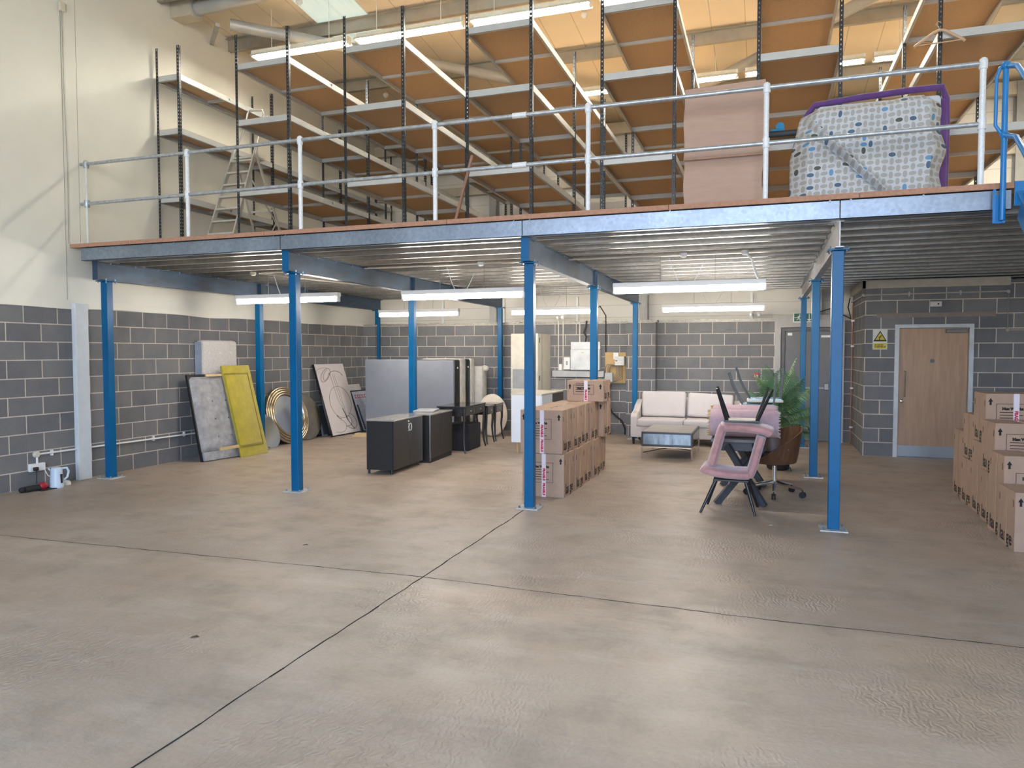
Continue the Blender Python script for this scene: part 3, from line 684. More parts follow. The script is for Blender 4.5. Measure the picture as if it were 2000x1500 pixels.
# ================================================================== LEFT WALL ITEMS
t = thing('wall_conduit', 'white conduit running low along the left block wall', 'conduit', (.02, .5, .4))
MB().cyl((.03, -.80, .41), (.03, 1.85, .395), .0125, seg=10).done('pipe', M_white, t, smooth=True)
for y in (-.62, .25, 1.0, 1.6): MB().box(.001, .03, y - .012, y + .012, .37, .44).done('clip', M_white, t)
MB().lathe([(.04, 0), (.04, .03), (.03, .045)], 20, T(.004, -.83, .41) @ Ry(PI / 2)).done('junction_box', M_cream, t, smooth=True)
MB().cyl((.03, -.83, .40), (.03, -.83, .29), .0125, seg=10).done('drop_pipe', M_white, t, smooth=True)
t = thing('wall_socket', 'white double socket on the left block wall above the kettle cable', 'socket', (.02, -.8, .25))
MB().box(.002, .045, -.93, -.73, .205, .30, bev=.005).done('back_box', M_white, t)
MB().box(.046, .085, -.90, -.85, .215, .26, bev=.005).done('plug', M_blackm, t)
MB().tube([(.07, -.875, .22), (.08, -.88, .15), (.10, -.90, .06)], .005, 6).done('plug_cable', cable_mat(), t, smooth=True)
MB().tube([(.06, -.76, .22), (.09, -.74, .14), (.12, -.70, .10), (.18, -.68, .03)], .005, 6).done('kettle_cable', M_white, t, smooth=True)
t = thing('kettle', 'pale blue-white plastic jug kettle on the floor by the left wall', 'kettle', (.26, -.76, 0))
M_ket = mat('pale_blue_plastic', (.58, .70, .80), .35, 0, .03)
MB().lathe([(.072, .0), (.078, .012), (.078, .03), (.07, .12), (.064, .20), (.062, .235), (.05, .25), (.02, .255)], 28, T(.26, -.76, 0)).done('body', M_ket, t, smooth=True)
MB().tube([(.29, -.71, .235), (.31, -.66, .235), (.315, -.64, .19), (.31, -.655, .12), (.295, -.69, .09)], .014, 8).done('handle', M_ket, t, smooth=True)
MB().box(.327, .337, -.765, -.74, .06, .17).done('water_window', M_blackm, t)
MB().prism([(-.02, .21), (-.045, .245), (-.02, .245)], -.02, .02, T(.235, -.80, 0) @ Rz(.9)).done('spout', M_ket, t)
tag(MB().lathe([(.07, 0), (.07, .018), (.055, .03), (.03, .035)], 24, T(.17, -.58, 0) @ Matrix.Diagonal((1, 1, 1.6, 1))).done('power_stand', M_white, smooth=True), 'white round kettle base on the floor right of the kettle', 'kettle base')
t = thing('cable_tool', 'red and black handheld tool lying on the floor beside the kettle', 'tool', (.2, -1.0, 0))
MB().tube([(.20, -1.13, .035), (.22, -1.05, .04), (.24, -.97, .04)], .036, 12).ball((.19, -1.15, .035), .035, 12, (1, 1.2, 1)).done('black_body', M_blackm, t, smooth=True)
MB().ball((.24, -.93, .05), .05, 14, (1, 1.2, .95)).ball((.2, -.88, .04), .04, 12, (1, 1.2, 1)).done('red_body', mat('red_plastic', (.40, .015, .03), .35), t, smooth=True)
MB().box(.15, .32, -1.0, -.80, 0, .012).done('foot', M_blackm, t)
# ---- leaning panels along the left wall
def leaning(name, label, cat, bl, br, tl, thick, m, group=None, back=None, bev=.012, pname='panel'):
    """box with front face given by bottom-left, bottom-right, top-left world points; grows backwards"""
    bl, br, tl = map(Vector, (bl, br, tl)); x = (br - bl); W = x.length; x.normalize(); z = (tl - bl); z -= x * z.dot(x); H = z.length; z.normalize(); y = z.cross(x)
    mt = Matrix((x, y, z)).transposed().to_4x4(); mt.translation = bl
    t = bpy.data.objects.new(name, None); COL.objects.link(t); t.matrix_world = mt; t['label'] = label; t['category'] = cat
    if group: t['group'] = group
    if m: MB().box(0, W, 0, thick, 0, H, bev=bev, seg=3).done(pname, m, t, world=False, smooth=True)
    return t, W, H
M_gfab = mat('grey_velvet', (.30, .30, .31), .8, 0, .28, 9, bump=.3, sheen=.4)
t, W, H = leaning('grey_headboard', 'grey buttoned velvet headboard with dark edging leaning on the left wall', 'headboard', (.47, 1.50, .0), (.62, 2.72, .0), (.17, 1.50, 1.33), .05, None)
MB().box(0, W, .03, .07, 0, H, bev=.004).done('backing', M_black, t, world=False)
b = MB(); nx, nz = 24, 26
def hb(i, j):
    u, v = i / nx, j / nz; x = .025 + (W - .05) * u; z = .15 + (H - .19) * v
    e = min(u, 1 - u, v, 1 - v); y = .03 - .055 * min(1, e / .07) ** .5
    for cx in (.28, .5, .72):
        for cz in (.18, .42, .66):
            d_ = math.hypot((u - cx) * W, (v - cz) * H); y += .02 * math.exp(-(d_ / .035) ** 2)
    return (x, y, z)
g = [[b.bm.verts.new(hb(i, j)) for i in range(nx + 1)] for j in range(nz + 1)]
for j in range(nz):
    for i in range(nx): b.bm.faces.new((g[j][i], g[j][i + 1], g[j + 1][i + 1], g[j + 1][i]))
b.done('buttoned_pad', M_gfab, t, world=False, smooth=True)
MB().box(.02, W - .02, -.015, .03, .01, .145, bev=.012).done('lower_pad', M_gfab, t, world=False, smooth=True)
b = MB()
for cx in (.28, .5, .72):
    for cz in (.18, .42, .66): b.ball((.025 + (W - .05) * cx, -.014, .15 + (H - .19) * cz), .014, 8, (1, .5, 1))
b.done('buttons', mat('dark_button', (.12, .12, .13), .7), t, world=False, smooth=True)
tag(MB().box(0, .40, 0, .022, 0, .045, T(.615, 1.70, .16) @ Rz(1.52)).done('timber_strut', mat('pale_pine', (.62, .45, .24), .6)), 'pale pine strut lying across the foot of the grey headboard', 'strut')
M_yel = mat('mustard_velvet', (.36, .29, .008), .7, 0, .14, 10, bump=.15, sheen=.5)
t, W, H = leaning('mustard_headboard', 'tall mustard yellow velvet headboard leaning over the grey headboard', 'headboard', (.69, 2.10, 0), (.72, 2.72, 0), (.30, 2.02, 1.455), .05, None)
MB().box(0, W, 0, .045, 0, H, bev=.015, seg=3).done('border_pad', M_yel, t, world=False, smooth=True)
MB().box(.0, W * .80, -.036, .01, .18, H - .17, bev=.025, seg=3).done('centre_pad', M_yel, t, world=False, smooth=True)
MB().tube([(0, -.012, .16), (W * .85, -.012, .16), (W * .85, -.012, H - .14), (0, -.012, H - .14)], .006, 6).done('piping', mat('mustard_piping', (.26, .21, .008), .7), t, world=False, smooth=True)
MB().box(-.32, W * .9, .045, .07, H - .16, H - .125).done('rear_batten', mat('pale_pine', (.62, .45, .24), .6), t, world=False)
t, W, H = leaning('small_mattress', 'small white tufted mattress standing up behind the two headboards', 'mattress', (.155, 1.86, .95), (.155, 2.70, .95), (.15, 1.86, 1.86), .14, mat('white_mattress_ticking', (.52, .50, .49), .9, 0, .12, 30, bump=.15), bev=.062)
MB().box(-.003, .002, .004, .136, .03, H - .03, bev=.004).done('side_border', mat('blue_grey_border', (.33, .38, .43), .85), t, world=False)
b = MB()
for i in range(3):
    for j in range(3): b.ball((.16 + i * .25, -.004, .1 + j * .30), .012, 8, (1, .5, 1))
b.done('tufts', M_white, t, world=False, smooth=True)
# the mattress stands on something: cream carton behind the headboard
tag(MB().box(.02, .15, 1.9, 2.65, 0, .945).done('storage_crate', M_card), 'narrow carton hidden behind the headboards, carrying the small mattress', 'carton')
# mirrors
def disc_frame(bottom, top, lat, name, label, group=None):
    """coordinate frame for a leaning round thing: bottom point, top point, lateral direction"""
    bt, tp = Vector(bottom), Vector(top); z = (tp - bt); H = z.length; z.normalize(); x = Vector(lat); x -= z * x.dot(z); x.normalize(); y = z.cross(x)
    mt = Matrix((x, y, z)).transposed().to_4x4(); mt.translation = (bt + tp) / 2
    t = bpy.data.objects.new(name, None); COL.objects.link(t); t.matrix_world = mt; t['label'] = label; t['category'] = 'mirror'
    if group: t['group'] = group
    return t, H / 2
RXL = Matrix.Rotation(PI / 2, 4, 'X')
def round_mirror(t, R, glassr, rings=True):
    if rings:
        rs = [R - .02, R - .062, R - .104, R - .146]
        for k, r in enumerate(rs):
            pts = [(r * math.cos(a * 2 * PI / 48), -.012 * k, r * math.sin(a * 2 * PI / 48)) for a in range(48)]
            MB().tube(pts, .024, 10, closed=True).done('gold_ring', M_gold, t, world=False, smooth=True)
    MB().lathe([(glassr, 0), (glassr, .012)], 48, T(0, -.01 if rings else 0, 0) @ RXL).done('glass', M_mirror, t, world=False)
    MB().lathe([(R * .97, 0), (R * .97, .03)], 48, T(0, .045, 0) @ RXL).done('backing', M_black, t, world=False)
t, R = disc_frame((.37, 3.92, .0), (.06, 3.95, 1.03), (.1, 1, 0), 'gold_ring_mirror', 'round mirror with a ribbed gold frame behind the second front column', 'mirrors by the left wall'); round_mirror(t, R, R - .16)
t, R = disc_frame((.27, 4.50, .0), (.06, 4.54, .86), (.1, 1, 0), 'gold_dish_mirror', 'plain pale gold round mirror, half hidden behind the ribbed gold one', 'mirrors by the left wall')
MB().lathe([(R, .02), (R, 0), (R * .9, -.02), (R * .86, 0), (R * .8, .012)], 48, RXL).done('rim', M_gold, t, world=False, smooth=True); MB().lathe([(R * .84, 0), (R * .84, .008)], 48, T(0, -.01, 0) @ RXL).done('glass', M_mirror, t, world=False)
t, R = disc_frame((.42, 3.30, .0), (.16, 3.18, .60), (.1, 1, 0), 'frameless_mirror', 'small frameless oval mirror on the floor between mustard headboard and gold mirror', 'mirrors by the left wall')
MB().lathe([(R * .98, .012), (R, 0), (R, -.006)], 40, RXL @ Matrix.Diagonal((.8, 1, 1, 1))).done('glass', M_mirror, t, world=False, smooth=False)
tag(MB().box(.02, .07, 3.12, 3.38, 0, .78).done('black_board', M_blackm), 'thin black panel standing behind the small frameless mirror', 'panel')
# stack of framed boards
M_frb = mat('blue_grey_frame', (.20, .23, .27), .5, 0, .1)
fr = None
for i, (y0, c, w_, lb) in enumerate(((4.60, M_blackm, .42, 'black lattice framed board'), (4.72, M_frb, .40, 'blue grey framed board'), (4.84, M_black, .42, 'glossy black framed board'), (4.96, M_frb, .36, 'pale edged framed board'))):
    t, W, H = leaning('framed_board', lb + ' on edge behind the big canvas, %s of four' % ['first from the left', 'second from the left', 'third from the left', 'fourth from the left'][i], 'frame', (.16 + .056 * i, y0 + .34, 0), (.16 + .056 * i, y0 + .76, 0), (.04 + .05 * i, y0 + .31, .60 + .03 * i), .026, c, 'framed boards behind the canvas', bev=.003)
    MB().box(.03, W - .03, -.006, .001, .03, H - .03).done('picture', mat('dark_picture', (.06, .07, .09), .3), t, world=False)
# big canvas
t, W, H = leaning('abstract_canvas', 'tall white canvas with thin black looping lines leaning on the left wall', 'painting', (.50, 4.97, .02), (.52, 5.98, .02), (.07, 4.80, 1.43), .045, M_black, bev=.002, pname='frame')
MB().box(.008, W - .004, -.006, .0, .008, H - .004).done('canvas', mat('pinkish_white_canvas', (.66, .60, .58), .7, 0, .05, 2), t, world=False)
b = MB(); yy = -.008
def loop(cx, cz, rx, rz, a0, a1, r=.0035, rot=0, n=28):
    pts = []
    for i in range(n + 1):
        a = a0 + (a1 - a0) * i / n; x = rx * math.cos(a); z = rz * math.sin(a)
        pts.append((min(W - .01, max(.01, (cx * W + x * math.cos(rot) - z * math.sin(rot)))), yy, min(H - .01, max(.01, cz * H + x * math.sin(rot) + z * math.cos(rot)))))
    b.tube(pts, r * .7, 5)
loop(.28, .84, .22, .09, 0, 2 * PI, .005, .55); loop(.30, .84, .15, .06, .5, 5.6, .004, .7); loop(.62, .80, .25, .14, .2, 2.6, .006)
loop(.55, .45, .37, .33, 0, 2 * PI, .004, .2); loop(.45, .22, .33, .15, -1.2, .9, .006, -.3); loop(.72, .17, .22, .16, -2.0, 2.0, .005, -.4); loop(.3, .12, .25, .13, -2.2, 1.2, .004); loop(.15, .9, .25, .05, 0, 3, .003, .2)
for x0 in (.40, .48, .54): b.tube([((x0 + .04) * W, yy, .86 * H), ((x0 + .08) * W, yy, .5 * H), (.62 * W + x0 * .05, yy, .22 * H)], .002, 5)
b.tube([(.56 * W, yy, .36 * H), (.60 * W, yy, .28 * H), (.64 * W, yy, .19 * H)], .008, 6); b.tube([(.64 * W, yy, .19 * H), (.72 * W, yy, .12 * H), (.80 * W, yy, .05 * H)], .004, 6); b.tube([(.30 * W, yy, .27 * H), (.36 * W, yy, .23 * H), (.44 * W, yy, .21 * H)], .006, 6)
b.done('line_drawing', M_print, t, world=False, smooth=True)
# poster
t, W, H = leaning('framed_poster', 'black framed poster with red lettering, half hidden behind the first grey bed base', 'poster', (.58, 6.0, 0), (.62, 6.75, 0), (.25, 5.98, .86), .03, M_black, bev=.002, pname='frame')
MB().box(.03, W - .02, -.004, 0, .03, H - .03).done('print', mat('blue_white_print', (.48, .50, .56), .4, 0, .2, 14), t, world=False)
b = MB()
for z0, hh in ((H - .18, .06), (.06, .05), (.15, .04)):
    for i in range(6):
        x = .10 + i * .085; b.box(x, x + .06, -.006, -.004, z0, z0 + .018); b.box(x, x + .018, -.006, -.004, z0 + .018, z0 + hh); b.box(x, x + .06, -.006, -.004, z0 + hh, z0 + hh + .016)
b.done('lettering', mat('poster_red', (.42, .06, .07), .6), t, world=False)
MB().box(.06, .12, -.006, -.004, .05, .6).done('dark_figure', mat('poster_dark', (.05, .055, .08), .5), t, world=False)
t, W, H = leaning('leaning_board', 'white edged panel peeking above the framed poster', 'panel', (.45, 5.95, 0), (.47, 6.6, 0), (.10, 5.93, .98), .02, mat('white_panel', (.6, .58, .56), .6), bev=.002)
tag(MB().box(.78, 1.22, 5.2, 5.36, 0, .035).box(.84, 1.25, 5.22, 5.34, .036, .07).done('timber_plank', mat('pale_pine', (.62, .45, .24), .6)), 'short stack of pale timber planks on the floor under the grey bed base', 'plank')
# ================================================================== BED BASES
M_base = mat('blue_grey_base_cloth', (.245, .26, .30), .9, 0, .05, 3)
M_plas = mat('cloudy_plastic_wrap', (.55, .53, .48), .18, 0, .2, 9, (3, 3, 1), bump=.8)
t = thing('bed_base', 'blue grey fabric bed base standing on edge, left of the second column', 'bed base', (1.35, 5.6, 0), group='upright bed bases and mattresses')
MB().box(.86, 1.85, 5.60, 5.85, .001, 1.52, bev=.015, seg=3).done('fabric_face', M_base, t, smooth=True); MB().box(.88, 1.83, 5.851, 5.87, .02, 1.50).done('underside', M_blackm, t)
t = thing('bed_base', 'blue grey fabric bed base with black side, nearest of the row behind the consoles', 'bed base', (2.4, 5.6, 0), group='upright bed bases and mattresses')
MB().box(1.98, 2.80, 5.60, 5.63, .001, 1.50, bev=.01, seg=3).done('fabric_face', M_base, t, smooth=True); MB().box(1.96, 2.83, 5.631, 5.87, .001, 1.525, bev=.04, seg=4).done('black_side', M_black, t, smooth=True)
MB().lathe([(.018, 0), (.018, .012)], 12, T(2.832, 5.72, 1.36) @ Ry(PI / 2)).done('castor_socket', M_white, t)
t = thing('wrapped_mattress', 'cream mattress in cloudy plastic wrap behind the first black sided bed base', 'mattress', (2.4, 6.0, 0), group='upright bed bases and mattresses')
MB().box(1.98, 2.83, 5.88, 6.16, .001, 1.54, bev=.04, seg=4).done('wrap', M_plas, t, smooth=True)
t = thing('bed_base', 'second bed base with black side, between two plastic wrapped mattresses', 'bed base', (2.4, 6.3, 0), group='upright bed bases and mattresses')
MB().box(1.98, 2.83, 6.17, 6.40, .001, 1.53, bev=.04, seg=4).done('black_side', M_black, t, smooth=True)
MB().lathe([(.018, 0), (.018, .012)], 12, T(2.832, 6.25, 1.37) @ Ry(PI / 2)).done('castor_socket', M_white, t)
t = thing('wrapped_mattress', 'last plastic wrapped mattress of the row, nearest the back wall', 'mattress', (2.5, 6.7, 0), group='upright bed bases and mattresses')
MB().box(1.98, 2.84, 6.41, 6.62, .001, 1.54, bev=.04, seg=4).done('wrap', M_plas, t, smooth=True)
MB().box(2.0, 2.98, 6.65, 6.95, .001, 1.38, bev=.03, seg=3).done('inner_mattress', mat('cream_ticking', (.58, .55, .5), .8), t, smooth=True)
MB().ball((2.98, 6.8, 1.33), .10, 12, (1, .8, .7)).done('bunched_wrap', M_plas, t, smooth=True)
# ================================================================== BLACK CABINETS
def cabinet(name, label, x, y, ang, W, Dp, H, legs=True):
    """local: front faces +X at x=0, runs 0..W along +Y, body to -Dp"""
    t = thing(name, label, 'cabinet', (x, y, 0), ang, group='two black cabinets')
    z0 = .06 if legs else .0
    MB().box(-Dp, -.02, 0, W, z0, H - .02).done('body', mat('black_laminate', (.014, .014, .014), .42), t, world=False)
    MB().box(-Dp - .005, .005, -.005, W + .005, H - .02, H, bev=.003).done('top', mat('painted_reflection_top', (.32, .30, .27), .16, 0, .2, 6, spec=.8), t, world=False)  # pale grey base colour stands in for light reflected off the cabinet top
    for a, b_ in ((.004, W / 2 - .002), (W / 2 + .002, W - .004)):
        d = MB().box(-.019, 0, a, b_, z0 + .005, H - .024, bev=.002).done('door', mat('black_door', (.022, .020, .018), .38), t, world=False)
    return t
t = cabinet('black_cabinet', 'nearest black two-door cabinet with chrome arrow handles', 3.76, 1.40, .05, .98, .41, .745)
for s in (-1, 1):
    MB().tube([(.004, .49 + s * .03, .655), (.02, .49 + s * .03, .655), (.02, .49 + s * .05, .61), (.02, .49 + s * .03, .56), (.004, .49 + s * .03, .56)], .007, 6).done('handle', mat('bright_chrome', (.8, .8, .8), .3, .4), t, world=False, smooth=True)
MB().lathe([(.012, 0), (.012, .008)], 12, T(0, .47, .69) @ Ry(PI / 2)).done('lock', M_chrome, t, world=False)
for (a, c) in ((-.40, .05), (-.06, .05), (-.40, .93), (-.06, .93)): MB().cyl((a, c, 0), (a, c, .06), .018, seg=12).done('leg', M_black, t, world=False)
t = cabinet('black_cabinet', 'farther black cabinet with a chrome edge strip, behind the handled one', 3.765, 2.52, .06, .95, .40, .735)
MB().box(-.012, .006, -.012, 0, .03, .72).done('chrome_strip', M_chrome, t, world=False)
MB().box(-.39, -.01, .01, .94, .0, .06).done('plinth', M_blackm, t, world=False)
tag(MB().box(-.30, .02, 0, .50, 0, .018, T(3.62, 2.9, .738) @ Rz(.25)).done('grey_sheet', mat('pale_grey_sheet', (.38, .39, .40), .5)), 'loose pale grey sheet lying on the farther black cabinet', 'sheet')
# consoles
def console(label, x, y, ang, W, Dp, H, drawers):
    t = thing('console_table', label, 'table', (x, y, 0), ang, group='black console tables')
    MB().box(-Dp, 0, 0, W, H - .022, H, bev=.003).done('tabletop', mat('black_gloss', (.02, .02, .02), .12, spec=.8), t, world=False)
    MB().box(-Dp + .02, -.02, .02, W - .02, H - .16, H - .022).done('apron', M_black, t, world=False)
    n = drawers
    for k in range(n):
        a = .05 + (W - .1) * k / n; c = .05 + (W - .1) * (k + 1) / n - .01
        d = MB().box(-.021, -.008, a, c, H - .15, H - .03, bev=.002).done('drawer', mat('black_drawer', (.03, .028, .027), .3), t, world=False)
        MB().ball((0.0, (a + c) / 2, H - .09), .012, 10).done('knob', M_chrome, d, world=False, smooth=True)
    for (a, c, sx, sy) in ((-.03, .03, 1, -1), (-Dp + .03, .03, -1, -1), (-.03, W - .03, 1, 1), (-Dp + .03, W - .03, -1, 1)):
        MB().tube([(a, c, H - .03), (a, c, H - .25), (a - sx * .01, c - sy * .01, .3), (a + sx * .002, c + sy * .002, .12), (a + sx * .025, c + sy * .02, .005)], .026, 8, r2=.013).done('leg', M_black, t, world=False, smooth=True)
    return t
console('long black console table with two chrome knobs, beside the farther black cabinet', 3.88, 3.60, .05, 1.08, .5, .775, 2)
console('small black console table in the middle of the three', 3.80, 4.82, .04, .42, .42, .70, 1)
console('small black console table farthest back, next to the cream oval board', 3.78, 5.32, .04, .48, .42, .70, 1)
tag(MB().box(-.46, 0, 0, .62, .001, .44, T(3.80, 3.95, 0) @ Rz(.05), bev=.02, seg=3).done('black_ottoman', mat('black_upholstery', (.016, .016, .022), .95), smooth=True), 'black cube ottoman pushed under the long console table', 'ottoman')
t, R = disc_frame((3.42, 6.1, 0), (3.30, 6.35, .82), (1, .1, 0), 'cream_oval_board', 'cream upholstered oval back standing behind the black consoles'); t['category'] = 'board'
MB().lathe([(R * .95, .05), (R, .03), (R, 0), (R * .93, -.02), (R * .5, -.03)], 40, RXL @ Matrix.Diagonal((.72, 1, 1, 1))).done('pad', mat('cream_fabric', (.62, .55, .46), .85), t, world=False, smooth=True)
# ================================================================== BACK WALL SERVICES
t = thing('tall_cabinet', 'tall cream steel cabinet against the back wall', 'cabinet', (3.9, 6.6, 0))
MB().box(3.72, 4.28, 6.35, 7.24, .001, 2.03, bev=.004).done('body', M_cream, t)
MB().box(3.722, 4.278, 6.33, 6.349, .02, 2.02, bev=.003).done('door', mat('cream_door', (.56, .53, .45), .5), t)
MB().box(3.76, 4.06, 6.322, 6.33, .95, 1.33).done('grey_patch', mat('grey_putty', (.27, .28, .29), .8), t)
MB().box(4.02, 4.07, 6.315, 6.33, 1.42, 1.47).done('lock', M_blackm, t)
b = MB()
for z in (.3, 1.1, 1.85): b.box(4.281, 4.29, 6.42, 6.44, z, z + .1)
b.box(4.281, 4.284, 6.6, 6.605, .02, 2.02); b.done('hinge', M_blackm, t)
t = thing('white_sideboard', 'white sideboard with dark front panel and slim wooden legs behind the cartons', 'sideboard', (4.5, 4.2, 0))
# front faces +X, seen from its near short side
wx0, wx1, wy0, wy1 = 4.52, 5.05, 4.05, 5.4
MB().box(wx0, wx1 - .02, wy0, wy1, .17, .955, bev=.003).done('body', mat('white_gloss', (.72, .77, .84), .3, 0, .02), t)
MB().box(wx0 - .01, wx1, wy0 - .005, wy1 + .005, .955, .975, bev=.002).done('top', mat('cream_laminate', (.56, .52, .44), .4), t)
MB().box(wx1 - .019, wx1, wy0 + .01, wy0 + .62, .18, .95).done('white_door', mat('white_gloss', (.72, .77, .84), .3), t); MB().box(wx1 - .019, wx1, wy0 + .64, wy1 - .01, .18, .95).done('dark_door', mat('charcoal_front', (.05, .045, .045), .5), t)
for (a, c) in ((wx0 + .08, wy0 + .08), (wx1 - .1, wy0 + .08), (wx0 + .08, wy1 - .1), (wx1 - .1, wy1 - .1)): MB().cyl((a + .01, c - .01, 0), (a, c, .172), .012, .022, seg=12).done('leg', mat('oak_leg', (.55, .36, .17), .5), t, smooth=True)
t = thing('white_shelf_box', 'small open white box shelf behind the cartons', 'shelf', (5.2, 5.4, 0))
MB().box(5.22, 5.24, 5.5, 5.9, .001, 1.06).box(5.60, 5.62, 5.5, 5.9, .001, 1.06).box(5.24, 5.60, 5.5, 5.9, 1.04, 1.06).box(5.24, 5.6, 5.5, 5.9, .76, .78).box(5.24, 5.6, 5.88, 5.9, .02, 1.04).done('carcass', mat('white_laminate', (.66, .68, .70), .4), t)
t = thing('distribution_board', 'white electrical distribution board on the back block wall', 'electrical box', (4.95, 7.15, 1.3))
MB().box(4.74, 5.34, 7.10, 7.249, 1.30, 1.72, bev=.004).box(4.74, 5.34, 7.13, 7.249, 1.725, 1.87).done('body', mat('pale_grey_enamel', (.60, .63, .65), .35), t)
MB().box(4.76, 5.32, 7.092, 7.1, 1.31, 1.70, bev=.003).done('door', mat('pale_grey_enamel', (.6, .63, .65), .35), t)
MB().box(4.97, 5.02, 7.09, 7.093, 1.65, 1.665).done('sticker', mat('yellow_sticker', (.55, .48, .1), .5), t)
t = thing('switch_box', 'small white isolator box left of the distribution board', 'electrical box', (4.66, 7.2, 1.4))
MB().box(4.58, 4.71, 7.17, 7.249, 1.31, 1.56, bev=.006).done('body', M_white, t); MB().box(4.63, 4.66, 7.16, 7.17, 1.40, 1.48).done('switch', mat('grey_switch', (.3, .3, .3), .5), t)
tag(MB().box(4.47, 4.53, 7.2, 7.249, 1.29, 1.42, bev=.004).done('fused_spur', M_white), 'tiny white fused spur at the left end of the trunking', 'electrical box')
tag(MB().box(4.34, 5.42, 7.15, 7.249, 1.16, 1.285, bev=.003).done('cable_trunking', mat('grey_trunking', (.40, .41, .41), .5)), 'grey cable trunking running along the back wall under the boards', 'trunking')
for i, (x, lb) in enumerate(((4.45, 'the left one of the pair'), (4.55, 'the right one of the pair'))):
    t = thing('vertical_conduit', 'cream conduit topped by a round white head, %s' % lb, 'conduit', (x, 7.2, 1.4), group='conduits with round heads')
    MB().cyl((x, 7.23, 1.29), (x, 7.23, 2.36), .011, seg=8).done('pipe', M_cond, t, smooth=True)
    MB().lathe([(.04, 0), (.04, .03), (.02, .05)], 16, T(x, 7.2, 2.38) @ Rx(PI / 2)).done('round_head', M_white, t, smooth=True)
tag(MB().cyl((4.9, 7.235, 1.87), (4.9, 7.235, 2.6), .012, seg=8).done('supply_conduit', M_cond, smooth=True), 'cream conduit rising straight from the distribution board', 'conduit')
tag(MB().tube([(5.03, 7.2, 1.87), (5.05, 7.18, 1.98), (5.0, 7.18, 2.06), (5.04, 7.2, 2.2), (5.05, 7.2, 2.3)], .018, 8).done('cable_bundle', cable_mat(), smooth=True), 'short black cable bundle entering the distribution board top', 'cable')
t = thing('meter_board', 'plywood meter board on the back wall with grey boxes and looping cables', 'board', (5.6, 7.2, 1.3))
MB().box(5.43, 5.86 - .01, 7.22, 7.249, 1.04, 1.66).done('plywood', mat('yellow_plywood', (.50, .34, .15), .7, 0, .08, 5), t)
MB().box(5.65, 5.84, 7.10, 7.219, 1.40, 1.58, bev=.008).done('meter', mat('pale_meter', (.62, .62, .60), .4), t)
MB().box(5.60, 5.70, 7.205, 7.219, 1.52, 1.65).done('paper_note', M_white, t)
MB().box(5.44, 5.60, 7.12, 7.219, 1.07, 1.25, bev=.01).done('cutout', mat('grey_cutout', (.42, .43, .44), .5), t)
b = MB()
for k in range(5): b.tube([(5.68 + .03 * k, 7.16, 1.40), (5.68 + .03 * k, 7.15, 1.25 - .03 * k), (5.60 + .02 * k, 7.14, 1.08), (5.5, 7.15, 1.03)], .006, 6)
for k in range(3): b.tube([(5.46 + .04 * k, 7.15, 1.22), (5.46 + .04 * k, 7.13, 1.36), (5.5 + .05 * k, 7.14, 1.42), (5.62 + .03 * k, 7.16, 1.38)], .008, 6)
b.done('cables', mat('grey_cables', (.16, .15, .14), .5), t, smooth=True)
MB().box(5.665, 5.70, 7.095, 7.10, 1.48, 1.50).done('meter_display', M_blackm, t)
tag(MB().tube([(5.50, 7.18, 1.06), (5.56, 7.18, 1.0), (5.53, 7.2, .85), (5.52, 7.2, .6), (5.58, 7.2, .45), (5.78, 7.2, .28), (5.85, 7.19, .12), (5.85, 7.17, .01)], .017, 8).done('supply_cable', cable_mat(), smooth=True), 'thick black supply cable snaking down from the meter board to the floor', 'cable')
tag(MB().tube([(5.42, 7.2, .35), (5.52, 7.2, .27), (5.55, 7.2, .15), (5.55, 7.18, .01)], .012, 8).done('short_cable', cable_mat(), smooth=True), 'short black cable curving to the floor behind the cartons', 'cable')
tag(MB().tube([(5.15, 7.6, 2.55), (5.3, 7.3, 2.6), (5.44, 7.22, 2.4), (5.44, 7.23, 1.66)], .011, 8).done('riser_cable', cable_mat(), smooth=True), 'black cable arching from the cladding down to the meter board', 'cable')
